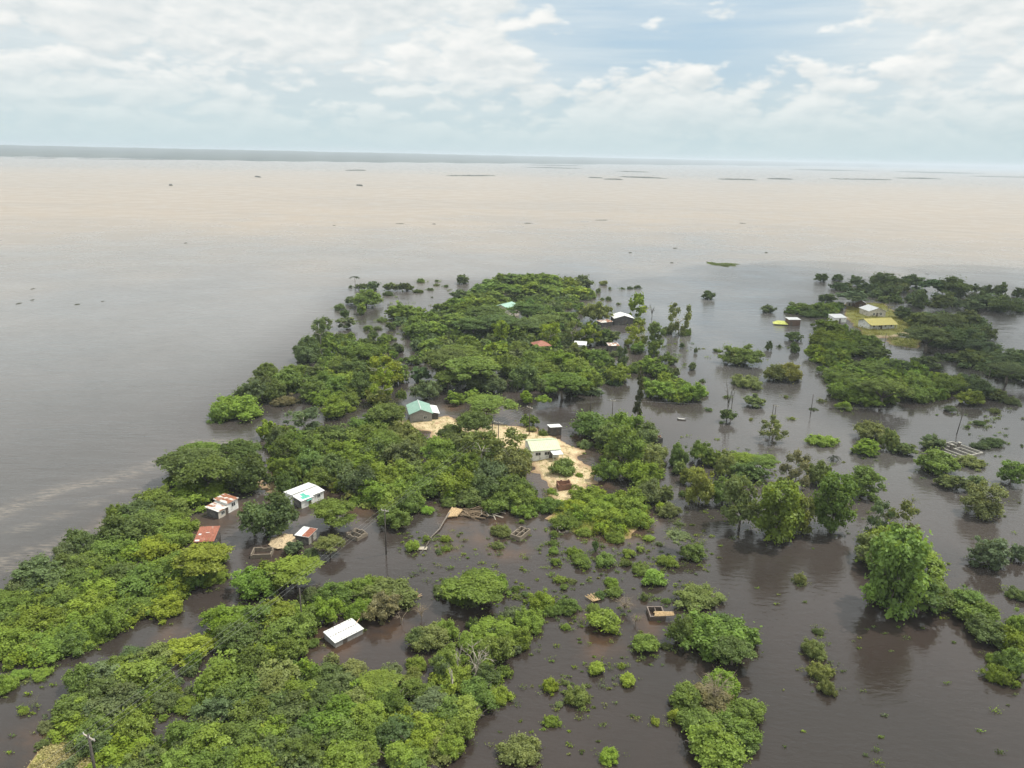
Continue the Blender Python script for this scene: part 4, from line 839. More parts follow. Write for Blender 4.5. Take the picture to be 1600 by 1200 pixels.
CROWN = {}
for k, (n, s, nv) in SPEC.items():
    CROWN[k] = []
    for v in range(nv):
        r = np.random.default_rng(100+v*7+ord(k)); V, F, tone, hue = blob_leaves(r, lobes_for(k, r), n, s)
        CROWN[k].append(npmesh('crown', V, F, M['leaves'], {'tone': tone, 'hue': hue}))
def trunkmesh(kind, v):
    r = np.random.default_rng(v*3+ord(kind)); m = MB()     # unit: foot at z 0, crown centre at z 1, crown radius 1
    th = {'M': .060, 'R': .055, 'A': .065, 'B': .05, 'E': .05, 'C': .06}[kind]; top = {'M': .62, 'R': .5, 'A': .5, 'B': .35, 'E': .85, 'C': 1.7}[kind]
    bend = r.normal(size=2)*.05
    m.tube([(0, 0, -.15), (bend[0]*.4, bend[1]*.4, top*.5), (bend[0], bend[1], top)], [th*1.3, th, th*.8], 7)
    if kind != 'C':
        for k in range(6):
            a = k*1.05+r.random()*.6; q = .45+.42*r.random(); z1 = top+(1.08-top)*(.7+.4*r.random())
            p0 = Vector((bend[0], bend[1], top*.97)); p2 = Vector((math.cos(a)*q, math.sin(a)*q, z1)); p1 = p0.lerp(p2, .5)+Vector((0, 0, .06))
            m.tube([p0, p1, p2], [th*.62, th*.42, th*.16], 5)
            for j in range(2):
                e = p2+Vector((r.normal()*.2, r.normal()*.2, .12+.1*r.random())); m.tube([p1.lerp(p2, .5), e], [th*.25, th*.08], 4)
    return m.mesh('trunk', M['bark_pale' if kind == 'E' else 'bark'], True)
TRUNK = {k: [trunkmesh(k, v) for v in range(3)] for k in 'MRABEC'}

LAND = [(655, 648, 'green-roofed block house'), (850, 703, 'white house with porch'), (868, 674, 'white-slab outhouse'), (350, 793, 'rust-streaked twin shack'), (320, 832, 'red-rust sunken roof'), (482, 778, 'teal-tarped white sheds'), (442, 843, 'round thatch roof'),
        (540, 992, 'sunken white tin roof'), (812, 835, 'four-room block ruin'), (882, 763, 'red brick ruin'), (1022, 957, 'two-room dark ruin'), (1510, 708, 'white foundation frame'), (802, 475, 'mint green far roof'), (974, 497, 'far dark gabled house'), (846, 542, 'red-brown pyramid roof'), (960, 545, 'low hut by northern wood'),
        (1376, 507, 'yellow-roofed house'), (1242, 503, 'lone brown hut'), (1342, 476, 'farthest white gable'), (140, 1148, 'near crossarm pole'), (468, 935, 'bare dark pole'), (602, 835, 'pole in dark water'), (735, 802, 'collapsed thatch wreck'), (675, 840, 'fallen grey trunk'), (1065, 656, 'grey canoe'), (996, 640, 'tall casuarina'),
        (1271, 636, 'pole on green mat'), (1210, 640, 'twin poles'), (1506, 655, 'leaning pole'), (1132, 412, 'floating grass mat'), (745, 1040, 'white dead tree'), (408, 866, 'brown block box ruin'), (1302, 713, 'drowned star-shaped palm'), (1217, 830, 'biggest tree in open right water'), (952, 1180, 'lime bush at bottom edge'),
        (55, 880, 'upper left shore edge'), (0, 1000, 'left picture edge'), (0, 1200, 'bottom left corner'), (480, 1200, 'bottom edge below the tin roof'), (700, 1200, 'bottom edge right of the thicket'), (1115, 1120, 'bare-topped bush island'), (1590, 1000, 'right picture edge below middle'), (1590, 560, 'right picture edge above middle'), (580, 450, 'far left tip of the island'), (340, 650, 'mid left shore point')]
def size_word(R): return 'huge' if R > 9 else 'large' if R > 5.5 else 'medium' if R > 3.2 else 'small'
TW = {'0': 'green', 'b': 'bright green', 'y': 'yellow-green', 'd': 'dark green', 'o': 'olive', 'g': 'grey-green', 'r': 'brownish', 'l': 'lime green'}
KW = {'M': 'round-crowned tree', 'R': 'open-grown tree', 'A': 'flat-topped tree', 'B': 'spreading bush', 'E': 'airy tall tree', 'S': 'shrub', 'C': 'casuarina'}
plants = []      # (root object, kind, tint, R, px, py)
def near_land(px, py):
    best = min(LAND, key=lambda L: (L[0]-px)**2+((L[1]-py)*1.5)**2); dx = px-best[0]; dy = (py-best[1])*1.5
    rel = ('right of' if dx > 0 else 'left of') if abs(dx) > abs(dy) else ('in front of' if dy > 0 else 'behind')
    return rel, best[2]
def crown_geom(cx, cy, w, h, kind, foot=None):
    R = 4.0; hc = 3.0; bb = 3.0
    for it in range(6):
        P = G(cx, cy, hc); _, _, dep = project(P); dl = math.atan2(CAM_H-hc, math.hypot(P.x, P.y))
        R = w/2*dep/FPX/.97; app = h/2*dep/FPX
        bb = math.sqrt(max(app*app-(R*math.sin(dl))**2, 0))/math.cos(dl); bb = min(max(bb, {'A': .34, 'B': .42, 'S': .6}.get(kind, .52)*R), 2.6*R)
        if foot:
            Q = G(*foot); d = ray(cx, cy); t = math.hypot(Q.x, Q.y)/math.hypot(d[0], d[1]); hc = max(.6*bb, CAM_H+d[2]*t)
        else: hc = {'M': bb*.84, 'R': bb*.9, 'A': bb*.8+.42*R, 'B': bb*.5, 'E': bb+.22*R, 'S': bb*.42}[kind]
        hc = min(hc, 22)
    return P, R, bb, hc*(.9 if foot else 1)
def tint_of(t, r):
    c = np.array(TINT[t])*np.array([1.42, 1.60, 1.32])*(1+.08*r.normal())*np.array([1+.05*r.normal(), 1, 1+.1*r.normal()]); return (*np.clip(c, .01, .6), 1)
def parse(s): return [x.split() for ln in s.strip().split('\n') for x in ln.split(';') if x.strip()]
r = np.random.default_rng(77)
TL = parse(TREES); TL.sort(key=lambda a: -float(a[2])*float(a[3])); rest = []; ntree = 0
for q, a in enumerate(TL):
    cx, cy, w, h = map(float, a[:4]); k, t = a[4], a[5]; foot = (float(a[6]), float(a[7])) if len(a) > 7 else None
    P, R, bb, hc = crown_geom(cx, cy, w, h, k, foot); z0 = max(terr(P.x, P.y), 0); rz = r.random()*6.28; sz = bb*({'M': 1.1, 'E': 1.05}.get(k, 1.05)+(.2 if foot else 0)); R1 = R*1.05
    if k != 'B':
        ntree += 1
        if ntree > 288: rest.append((k, t, P, R1, sz, hc, rz)); continue
    o = bpy.data.objects.new('bush' if k == 'B' else 'tree', None); COL.objects.link(o); o.location = (P.x, P.y, z0); o.rotation_euler = (0, 0, rz); o.empty_display_size = .5
    c = link('foliage' if k == 'B' else 'crown', CROWN[k][int(r.integers(len(CROWN[k])))], o)
    c.location = (0, 0, hc-z0); c.scale = (R1, R1, sz); c.color = tint_of(t, r)
    if w > 15:
        tk = link('stem' if k == 'B' else 'trunk', TRUNK[k][int(r.integers(3))], o); tk.scale = (max(R, 1.5)*.9, max(R, 1.5)*.9, hc-z0)
    plants.append((o, k, t, R, cx, cy))
for a in parse(SHRUBS):
    cx, cy, w, h = map(float, a[:4]); t = a[4]; P, R, bb, hc = crown_geom(cx, cy, w, h, 'S'); gz = max(terr(P.x, P.y), 0)
    o = link('shrub', CROWN['S' if r.random() < .45 else 'B'][int(r.integers(5))]); o.location = (P.x, P.y, hc+gz*.6); o.scale = (R, R, bb); o.rotation_euler = (0, 0, r.random()*6.28); o.color = tint_of(t, r)
    plants.append((o, 'S', t, R, cx, cy))
# casuarina in the channel
Q = G(996, 654); o = thing('tree', 'tall narrow feathery casuarina standing in the channel below the northern wood', 'tree', Q); d = ray(1000, 575); t = math.hypot(Q.x, Q.y)/math.hypot(d[0], d[1]); ht = CAM_H+d[2]*t
c = link('crown', CROWN['C'][0], o); c.location = (0, 0, ht*.56); c.scale = (2.4, 2.4, ht*.46); c.color = (.075, .085, .035, 1); tk = link('trunk', TRUNK['C'][0], o); tk.scale = (2.6, 2.6, ht*.56)

# labels that tell the plants apart
groups = {}
for p in plants:
    rel, land = near_land(p[4], p[5]); base = f"{size_word(p[3])} {TW[p[2]]} {KW[p[1]]} {rel} the {land}"
    groups.setdefault(base, []).append(p)
ORD = ['', 'second', 'third', 'fourth', 'fifth', 'sixth', 'seventh', 'eighth', 'ninth', 'tenth', 'eleventh', 'twelfth']
CNT = ['', '', 'two', 'three', 'four', 'five', 'six', 'seven', 'eight', 'nine', 'ten', 'eleven', 'twelve']
for base, ps in groups.items():
    ps.sort(key=lambda p: p[4]); n = len(ps)
    for i, p in enumerate(ps):
        if n == 1: lab = base
        elif i == 0: lab = base+f', leftmost of {CNT[n]}'
        elif i == n-1: lab = base+f', rightmost of {CNT[n]}'
        else: lab = base+f', {ORD[i]} from left'
        if len(lab.split()) > 16: lab = lab.split(' ', 1)[1] if n == 1 else lab.replace(' the ', ' ', 1)
        if len(lab.split()) > 16: lab = lab.replace('from left', '')
        tag(p[0], lab, {'S': 'shrub', 'B': 'bush'}.get(p[1], 'tree'), {'S': 'shrubs standing in the flood', 'B': 'bushes of the flooded thickets'}.get(p[1], 'trees of the flooded village'))

# bare and dead trees
def bare(px, py, h, spread, col, label, name='dead_tree', lean=(0, 0), n=9, seed=1, th=.12, droop=0):
    P = G(px, py); r = np.random.default_rng(seed); m = MB(); top = Vector((lean[0], lean[1], h*.55)); m.tube([(0, 0, -.6), top*.5+Vector((.1, 0, 0)), top], [th*1.3, th, th*.8], 6)
    for k in range(n):
        a = r.random()*6.28; q = spread*(.4+.6*r.random()); e = top+Vector((math.cos(a)*q, math.sin(a)*q, h*(.15+.35*r.random())-droop*q)); s = top*(.5+.5*r.random()); mid = s.lerp(e, .5)+Vector((0, 0, .12*h))
        m.tube([s, mid, e], [th*.6, th*.4, th*.15], 5)
        for j in range(4): f = e+Vector((r.normal()*.3*spread, r.normal()*.3*spread, r.normal()*.12*h)); m.tube([mid.lerp(e, .3+.6*r.random()), f], [th*.28, th*.08], 4)
    o = m.build(name, M['twigs'], None, True); o.location = P; o.color = (*col, 1); return tag(o, label, 'dead tree')
bare(733, 1072, 6.6, 2.2, (.36, .32, .26), 'white dead tree with bare curved branches above the near thicket', lean=(1.4, .5), n=12, seed=4, droop=.5)
bare(702, 1090, 5.5, .8, (.38, .34, .28), 'short white dead trunk sticking out of the near thicket', lean=(.5, .2), n=3, seed=6)
bare(712, 1062, 5.2, .7, (.36, .32, .27), 'second small white snag behind the short dead trunk', lean=(.3, .1), n=3, seed=8)
bare(658, 968, 2.2, 1.6, (.25, .2, .14), 'dry brown leafless bush in water right of the olive thicket', 'dead_bush', n=26, seed=9, th=.05)
bare(975, 955, 2.2, 1.7, (.27, .22, .16), 'dense dry brown bush left of the two-room dark ruin', 'dead_bush', n=40, seed=10, th=.05)
bare(992, 976, 1.6, 1.2, (.24, .2, .15), 'small dry twig bush beside the bright round bush', 'dead_bush', n=16, seed=12, th=.04)
bare(1135, 658, 11, 1.6, (.13, .12, .10), 'tall bare dark tree rising from a bush in the channel', n=7, seed=13)
bare(1141, 655, 9.5, .8, (.13, .12, .10), 'bare dark stem right of the tall bare channel tree', n=3, seed=15)
bare(1018, 500, 7, 2.0, (.14, .13, .11), 'bare bush-like tree in open water right of the dark gabled house', n=12, seed=14)
bare(1115, 1106, 5.2, 2.6, (.30, .25, .18), 'dry leafless top on the bush island at lower right', n=34, seed=16, th=.06)
bare(57, 1105, 1.2, 1.3, (.12, .12, .08), 'sparse dark twigs poking from water near the left edge', 'dead_bush', n=14, seed=17, th=.03)
bare(625, 975, 2.4, 1.5, (.34, .28, .2), 'pale forked branch at the lower rim of the olive thicket', 'dead_bush', n=5, seed=18, th=.06, lean=(.5, -.3))
# palms
def palm(px, py, h, R, n, label, col, seed=1):
    P = G(px, py); r = np.random.default_rng(seed); o = thing('palm', label, 'palm', P); m = MB(); m.tube([(0, 0, -.6), (.1, 0, h*.5), (0, 0, h)], [.16, .13, .11], 7); m.build('trunk', M['bark'], o)
    for k in range(n):
        a = 6.283*k/n+.3*r.normal(); f = MB(); u = np.linspace(0, 1, 6); pts = [Vector((math.cos(a)*R*x, math.sin(a)*R*x, h+R*(.55*x-.75*x*x))) for x in u]; sd = Vector((-math.sin(a), math.cos(a), 0))
        for i in range(5):
            w0, w1 = R*.13*math.sin(math.pi*(.12+.86*u[i])), R*.13*math.sin(math.pi*(.12+.86*u[i+1])); dz = Vector((0, 0, -.05*R))
            f.add([pts[i]-sd*w0+dz, pts[i], pts[i+1], pts[i+1]-sd*w1+dz], [(0, 1, 2, 3)]); f.add([pts[i], pts[i]+sd*w0+dz, pts[i+1]+sd*w1+dz, pts[i+1]], [(0, 1, 2, 3)])
        q = f.build('frond', M['leaves'], o); q.color = (*col, 1)
palm(1302, 719, .9, 2.0, 9, 'small drowned palm, dark star of fronds in grey water', (.05, .06, .04), 2)
palm(555, 452, 7.0, 3.4, 12, 'lone tall palm at the far left tip of the island', (.05, .07, .03), 3)
palm(1387, 487, 6.5, 2.4, 11, 'dark palm behind the open-fronted white-gabled house', (.045, .06, .03), 4)
palm(878, 478, 5, 2.0, 10, 'palm at right end of the yellow grass clearing', (.06, .08, .03), 5)

# floating mats of grass far out on the flood
def leafpatch(r, n, sx, sy, hz, size):
    P = np.stack([r.normal(size=n)*.45*sx, r.normal(size=n)*.42*sy, r.random(n)*hz], 1); nr = r.normal(size=(n, 3))*.7; nr[:, 2] += .9; nr /= np.linalg.norm(nr, axis=1)[:, None]
    t = np.cross(nr, r.normal(size=(n, 3))); t /= np.linalg.norm(t, axis=1)[:, None]; bt = np.cross(nr, t); s = size*(.6+.8*r.random(n))[:, None]
    V = np.stack([P-t*s, P+bt*s*.5, P+t*s, P-bt*s*.5], 1).reshape(-1, 3); return V, np.arange(n*4).reshape(n, 4), r.random(n), r.random(n)*.5
def mat(px, py, wpx, dpx, col, label, hz=.8, group=None, taper=True, n=900):
    P = G(px, py); A = G(px-wpx/2, py); B_ = G(px+wpx/2, py); L = (B_-A).length; dd = (G(px, py-dpx/2)-G(px, py+dpx/2)).length; rr = np.random.default_rng(int(px*3+py))
    nxm, nym = max(14, min(90, n//8)), 6; u, v = np.meshgrid(np.linspace(-1, 1, nxm), np.linspace(-1, 1, nym)); env = np.sqrt(np.clip(1-u*u, 0, 1))*(.45+.75*rr.random(nxm)[None])
    if taper: env = env*np.clip(.85-.6*u, .12, 1.3)
    x = u*L*.5+rr.normal(size=u.shape)*L*.006; y = v*env*dd*.55+(rr.normal(size=nxm).cumsum()*.04*dd)[None]; zz = hz*(.15+.85*rr.random(u.shape))*np.clip(env*1.3, 0, 1)*(np.abs(v) < .9)-.06
    V = np.stack([x, y, zz], -1).reshape(-1, 3); q = np.arange(nxm*nym).reshape(nym, nxm); F = np.stack([q[:-1, :-1], q[:-1, 1:], q[1:, 1:], q[1:, :-1]], -1).reshape(-1, 4); a = rr.random(len(F)); c = rr.random(len(F))*.5
    o = link('grass_mat', npmesh('grass_mat', V, F, M['leaves'], {'tone': a, 'hue': c})); o.location = (P.x, P.y, .05)
    o.rotation_euler = (0, 0, math.atan2(B_.y-A.y, B_.x-A.x)); o.color = (*col, 1); tag(o, label, 'grass mat', group)
mat(1130, 412, 48, 6, (.10, .13, .035), 'long green floating grass mat alone in open water, tapering right', .7, None, True, 3000)
mat(1271, 640, 15, 4, (.07, .09, .04), 'little green mat around the foot of a lone pole', .5, None, False, 250)
FM = [(990, 277, 36, 3, 'bright green-grey'), (990, 268.5, 26, 1.5, 0), (960, 280.5, 34, 1.2, 0), (930, 278, 14, 1, 0), (1150, 280.5, 60, 1.6, 0), (1225, 280, 50, 1.4, 0), (1340, 280, 80, 1.5, 0), (1440, 279, 70, 1.3, 0), (740, 275, 110, 1, 0), (560, 266.5, 50, 1, 0), (850, 262, 60, 1.6, 0), (870, 258.5, 70, 1.4, 0), (60, 247.2, 60, 1, 0), (160, 248.6, 80, 1, 0), (230, 249.5, 60, 1, 0), (825, 349, 22, 2, 0), (625, 349.5, 26, 1.8, 0), (678, 350, 10, 2.2, 0), (522, 352, 9, 1.6, 0), (940, 344, 40, 1.5, 0), (290, 380, 6, 2, 0), (1160, 349, 14, 1.6, 0), (1055, 388, 14, 1.6, 0), (1198, 395, 9, 1.8, 0), (985, 395, 9, 1.5, 0), (52, 451, 9, 4, 0), (30, 474, 18, 4, 0), (50, 469, 14, 3, 0), (120, 476, 22, 4, 0), (160, 471, 8, 3, 0), (405, 277, 8, 1.4, 0), (560, 290, 7, 1.3, 0), (267, 290, 8, 1, 0), (1480, 270, 90, 1.5, 0), (1300, 266, 90, 1.3, 0), (1560, 276, 70, 1.3, 0), (1050, 411, 10, 2, 0), (1448, 428, 7, 2, 0)]
for (px, py, w, dpx, fl) in FM:
    rel = 'left' if px < 530 else 'middle' if px < 1060 else 'right'; zone = 'far flood below the dark shore' if py < 300 else 'pale silty water' if py < 400 else 'grey open water'
    mat(px, py, w*(.75 if py < 300 else .55 if py < 420 else .35), dpx*(.6 if py < 300 else .45), (.075, .08, .06), f'thin dark drifting grass mat in the {rel} of the {zone}', (.2 if py > 420 else .45) if py > 300 else 3.6, f'grass mats drifting in the {rel} of the {zone}', False, 420)

# undergrowth that nobody could count: one object
DENSE = [([(0, 935), (60, 905), (110, 862), (150, 860), (190, 822), (240, 790), (285, 783), (300, 810), (290, 835), (300, 855), (345, 868), (345, 885), (325, 908), (285, 935), (255, 955), (210, 978), (160, 995), (105, 1022), (55, 1038), (0, 1058)], 1.0, '0b'),
         ([(262, 740), (290, 708), (360, 700), (400, 720), (395, 752), (370, 770), (320, 785), (275, 785)], .8, '0d'),
         ([(118, 1075), (155, 1052), (220, 1030), (300, 1010), (345, 972), (400, 960), (455, 952), (490, 955), (485, 985), (450, 1005), (462, 1045), (560, 1055), (620, 1055), (680, 1060), (705, 1025), (745, 1000), (790, 980), (815, 990), (812, 1020), (785, 1060), (780, 1085), (745, 1110), (725, 1150), (700, 1180), (650, 1225), (60, 1225), (95, 1140)], .9, '0bg'),
         ([(380, 905), (420, 885), (490, 875), (485, 890), (445, 915), (400, 925)], 1.0, 'b'), ([(520, 925), (630, 910), (630, 938), (590, 962), (540, 955)], .9, 'og'),
         ([(430, 745), (418, 700), (432, 670), (520, 675), (600, 660), (635, 675), (680, 692), (700, 685), (770, 692), (815, 722), (825, 760), (855, 800), (825, 812), (780, 798), (690, 783), (640, 783), (605, 812), (565, 795), (520, 765), (515, 760), (450, 760)], 1.0, '0bo'),
         ([(870, 795), (920, 775), (1000, 775), (1045, 790), (1010, 822), (960, 838), (895, 832)], 1.0, 'by0'), ([(925, 690), (990, 700), (1030, 700), (1050, 730), (1010, 760), (945, 745)], .6, '0o'),
         ([(760, 448), (830, 438), (895, 442), (920, 465), (885, 488), (890, 520), (950, 560), (970, 590), (955, 618), (850, 615), (720, 598), (650, 560), (645, 525), (610, 510), (645, 495), (715, 475)], 1.0, '0dg'),
         ([(475, 545), (510, 525), (560, 535), (635, 545), (635, 570), (600, 615), (560, 635), (480, 615), (410, 608), (355, 648), (345, 635), (420, 590), (500, 590)], .7, '0d'),
         ([(1262, 545), (1300, 510), (1345, 530), (1375, 545), (1385, 565), (1480, 592), (1515, 602), (1470, 628), (1320, 638), (1292, 600)], 1.1, '0b'), ([(1425, 495), (1535, 502), (1540, 545), (1435, 542)], 1, 'g'), ([(1450, 552), (1600, 575), (1640, 605), (1510, 580)], .8, 'g'), ([(1222, 490), (1290, 478), (1325, 472), (1300, 495)], 1, '0'),
         ([(1065, 1090), (1150, 1075), (1175, 1110), (1160, 1160), (1100, 1165)], .9, '0b'), ([(1480, 940), (1530, 965), (1600, 1000), (1600, 1030), (1560, 1000)], .7, '0'), ([(995, 590), (1060, 590), (1105, 620), (1060, 630), (1020, 625)], .7, '0b'), ([(1300, 450), (1600, 470), (1600, 490), (1440, 480), (1330, 462)], .5, 'g')]
FO = np.array(FOOT); r = np.random.default_rng(5); PROTO = []
for v in range(4):
    rr = np.random.default_rng(900+v); lb = lobes_for('B' if v % 2 else 'S', rr)
    PROTO.append([blob_leaves(np.random.default_rng(v*9+n), lb, n, s) for n, s in ((1100, .10), (420, .15), (200, .22))])
aV, aT, aH, aC = [], [], [], []; cnt = 0
GP = [(np.array(wpoly(P)), P, dn, ts) for P, dn, ts in DENSE]
roads = np.array([tuple(G(*p)[:2]) for p in [(415, 748), (425, 765), (405, 735), (412, 715), (440, 768)]])
for wp, P, dn, ts in GP:
    x0, y0 = wp.min(0); x1, y1 = wp.max(0); d0 = math.hypot((x0+x1)/2, (y0+y1)/2); Rb = 1.5+max(0, d0-110)*.0065; step = Rb*1.5/math.sqrt(dn)
    n = int((x1-x0)*(y1-y0)/(step*step)); X = x0+(x1-x0)*r.random(n); Y = y0+(y1-y0)*r.random(n); ok = in_poly(X, Y, [tuple(q) for q in wp])
    for x, y in zip(X[ok], Y[ok]):
        if len(FO) and np.min(np.hypot(FO[:, 0]-x, FO[:, 1]-y)-FO[:, 2]) < Rb*.8: continue
        if np.min(np.hypot(roads[:, 0]-x, roads[:, 1]-y)) < 3.2: continue
        R = Rb*(.6+.7*r.random()); hz = R*(.55+.5*r.random()); lod = 0 if d0 < 170 else 1 if d0 < 270 else 2
        V, F, tone, hue = PROTO[int(r.integers(4))][lod]; a = r.random()*6.283; ca, sa = math.cos(a), math.sin(a)
        Q = np.stack([(V[:, 0]*ca-V[:, 1]*sa)*R+x, (V[:, 0]*sa+V[:, 1]*ca)*R+y, V[:, 2]*hz+hz*.35+max(terr(x, y), 0)], 1)
        aV.append(Q); aT.append(tone); aH.append(hue); c = np.array(tint_of(ts[int(r.integers(len(ts)))], r)[:3]); aC.append(np.repeat(c[None], len(tone), 0)); cnt += 1
print('undergrowth bushes', cnt)
def scrubmat():
    m, b = newmat('undergrowth'); at = b.n('ShaderNodeAttribute'); at.attribute_name = 'tone'; hu = b.n('ShaderNodeAttribute'); hu.attribute_name = 'hue'; cl = b.n('ShaderNodeAttribute'); cl.attribute_name = 'tint'
    mul = b.n('ShaderNodeVectorMath', operation='SCALE'); b.l(cl.outputs['Color'], mul.inputs[0]); b.l(b.math('ADD', .62, b.math('MULTIPLY', at.outputs['Fac'], .76)), mul.inputs['Scale'])
    yel = b.n('ShaderNodeVectorMath', operation='MULTIPLY'); b.l(mul.outputs[0], yel.inputs[0]); yel.inputs[1].default_value = (1.5, 1.25, .8)
    c = b.mix(b.math('MULTIPLY', hu.outputs['Fac'], .75), mul.outputs[0], yel.outputs[0]); d = b.n('ShaderNodeBsdfDiffuse'); b.l(c, d.inputs[0]); t = b.n('ShaderNodeBsdfTranslucent'); b.l(c, t.inputs[0])
    ms = b.n('ShaderNodeMixShader'); ms.inputs[0].default_value = .36; b.l(d.outputs[0], ms.inputs[1]); b.l(t.outputs[0], ms.inputs[2]); outp(b, ms.outputs[0]); return m
def stuffobj(name, aV, aT, aH, aC, mat):
    V = np.concatenate(aV); n = len(V)//4; me = npmesh(name, V, np.arange(n*4).reshape(n, 4), mat, {'tone': np.concatenate(aT), 'hue': np.concatenate(aH)})
    a = me.attributes.new('tint', 'FLOAT_COLOR', 'FACE'); C4 = np.ones((n, 4), np.float32); C4[:, :3] = np.concatenate(aC); a.data.foreach_set('color', C4.ravel()); return tag(link(name, me), kind='stuff')
SM = scrubmat(); stuffobj('undergrowth', aV, aT, aH, aC, SM)
aV, aT, aH, aC = [], [], [], []
for (k, t, P, R1, sz, hc, rz) in rest:
    V, F, tone, hue = blob_leaves(r, lobes_for(k, r), 1500, .13); ca, sa = math.cos(rz), math.sin(rz)
    aV.append(np.stack([(V[:, 0]*ca-V[:, 1]*sa)*R1+P.x, (V[:, 0]*sa+V[:, 1]*ca)*R1+P.y, V[:, 2]*sz+hc], 1)); aT.append(tone); aH.append(hue); aC.append(np.repeat(np.array(tint_of(t, r)[:3])[None], len(tone), 0))
print('individual trees', ntree-len(rest), 'in woodland', len(rest)); stuffobj('woodland', aV, aT, aH, aC, SM)
# water weed and drifting scraps
WEED = [([(620, 830), (1100, 820), (1110, 900), (1050, 960), (1000, 1180), (760, 1180), (820, 1000), (640, 900)], 380), ([(1060, 680), (1250, 700), (1250, 760), (1070, 770)], 40), ([(1000, 520), (1110, 540), (1110, 640), (1010, 620)], 45), ([(520, 470), (720, 440), (720, 500), (560, 560)], 60), ([(1440, 640), (1600, 640), (1600, 720), (1480, 740)], 25), ([(1180, 880), (1600, 1000), (1600, 1200), (1200, 1200)], 45), ([(1060, 760), (1600, 640), (1600, 900), (1250, 880)], 60), ([(0, 1060), (90, 1060), (60, 1180), (0, 1180)], 14), ([(880, 670), (940, 690), (1000, 760), (930, 740)], 12), ([(1060, 790), (1180, 820), (1100, 900), (1040, 830)], 22)]
aV, aT, aH, aC = [], [], [], []
for P, n in WEED:
    wp = np.array(wpoly(P)); x0, y0 = wp.min(0); x1, y1 = wp.max(0); k = 0
    while k < n:
        x, y = x0+(x1-x0)*r.random(), y0+(y1-y0)*r.random()
        if not in_poly([x], [y], [tuple(q) for q in wp])[0]: continue
        k += 1; far_ = math.hypot(x, y)/130; s = (.25+.55*r.random()**2)*far_**.5; nl = int(14+40*r.random()); V, F, tone, hue = leafpatch(r, nl, s*1.5, s*(.6+.6*r.random()), s*.7, .14*far_**.5)
        V = V+np.array([x, y, .02]); aV.append(V); aT.append(tone); aH.append(hue); c = np.array(tint_of('obg0d'[int(r.integers(5))], r)[:3]); aC.append(np.repeat(c[None], nl, 0))
for p in plants:
    if p[1] == 'S' or (p[1] == 'B' and p[3] < 3):
        x0, y0 = p[0].location.x, p[0].location.y
        for k in range(int(r.integers(3, 8))):
            an = r.random()*6.28; q = p[3]*(.8+1.1*r.random()); s = (.18+.4*r.random())*(math.hypot(x0, y0)/130)**.5; nl = int(10+26*r.random()); V, F, tone, hue = leafpatch(r, nl, s*1.6, s, s*1.1, .11*(math.hypot(x0, y0)/130)**.5)
            aV.append(V+np.array([x0+math.cos(an)*q, y0+math.sin(an)*q, .02])); aT.append(tone); aH.append(hue); aC.append(np.repeat(np.array(tint_of('obg0d'[int(r.integers(5))], r)[:3])[None], nl, 0))
stuffobj('water_weed', aV, aT, aH, aC, SM)
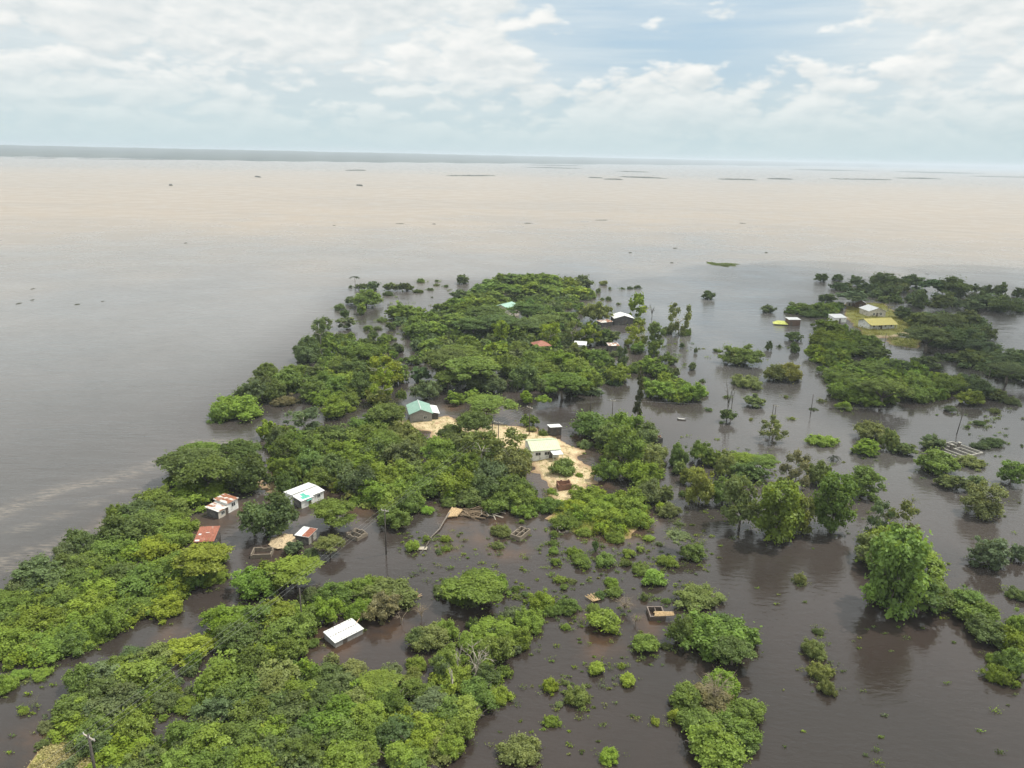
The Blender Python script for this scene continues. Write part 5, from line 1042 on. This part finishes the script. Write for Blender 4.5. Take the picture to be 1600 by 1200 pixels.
# rough grass on the banks
aV, aT, aH, aC = [], [], [], []
for P, n, s, cs in [(GRASS[0], 260, 1.0, (.26, .25, .06)), (GRASS[1], 220, 1.1, (.28, .26, .07)), (GRASS[2], 160, .6, (.36, .33, .17)), (GRASS[3], 240, .7, (.20, .23, .05)), (GRASS[4], 60, 1.0, (.2, .22, .06)), (SAND[0], 210, .45, (.17, .18, .05))]:
    wp = np.array(wpoly(P)); x0, y0 = wp.min(0); x1, y1 = wp.max(0); k = 0
    while k < n:
        x, y = x0+(x1-x0)*r.random(), y0+(y1-y0)*r.random()
        if not in_poly([x], [y], [tuple(q) for q in wp])[0]: continue
        k += 1; V, F, tone, hue = leafpatch(r, 40, s*1.8, s*1.8, s*.8, .2*s); V = V+np.array([x, y, max(terr(x, y), 0)]); aV.append(V); aT.append(tone); aH.append(hue); aC.append(np.repeat(np.array(cs)[None]*(.8+.4*r.random()), 40, 0))
stuffobj('grass', aV, aT, aH, aC, SM)

# ------------------------------------------------------------------ haze
HAZE = 1.2e-4
m, b = newmat('haze'); pv = b.n('ShaderNodeVolumePrincipled'); pv.inputs['Color'].default_value = (.78, .87, .95, 1); pv.inputs['Density'].default_value = HAZE; pv.inputs['Anisotropy'].default_value = .2
o = b.n('ShaderNodeOutputMaterial'); b.l(pv.outputs[0], o.inputs['Volume'])
hb = MB(); hb.box(-130000, 130000, -70000, 190000, -3.0, 105.0); hz_o = hb.build('haze', m); tag(hz_o, kind='stuff')

# drifting cumulus high above the right bank (out of frame), shading that side as in the photograph
m, b = newmat('cloud'); tr = b.n('ShaderNodeBsdfTransparent'); d = b.n('ShaderNodeBsdfDiffuse'); d.inputs[0].default_value = (.85, .86, .88, 1); t = b.n('ShaderNodeBsdfTranslucent'); t.inputs[0].default_value = (.85, .86, .88, 1)
m1 = b.n('ShaderNodeMixShader'); m1.inputs[0].default_value = .6; b.l(d.outputs[0], m1.inputs[1]); b.l(t.outputs[0], m1.inputs[2]); m2 = b.n('ShaderNodeMixShader'); m2.inputs[0].default_value = .33; b.l(tr.outputs[0], m2.inputs[1]); b.l(m1.outputs[0], m2.inputs[2]); outp(b, m2.outputs[0])
bm = bmesh.new(); r = np.random.default_rng(31); off = SUN_DIR*(1000/SUN_DIR.z)
for k in range(36):
    x, y = (150+260*r.random(), 60+470*r.random()) if k < 34 else (-120+330*r.random(), 330+190*r.random())
    x += .10*(y-250); rad = 38+34*r.random()
    bmesh.ops.create_icosphere(bm, subdivisions=3, radius=rad, matrix=Matrix.Translation(Vector((x, y, 0))+off+Vector((0, 0, 25*r.random())))@Matrix.Diagonal((1.15, 1.15, .55, 1)))
me = bpy.data.meshes.new('cloud'); bm.to_mesh(me); bm.free(); me.polygons.foreach_set('use_smooth', np.ones(len(me.polygons), bool)); me.materials.append(m)
tag(link('cloud', me), kind='stuff')
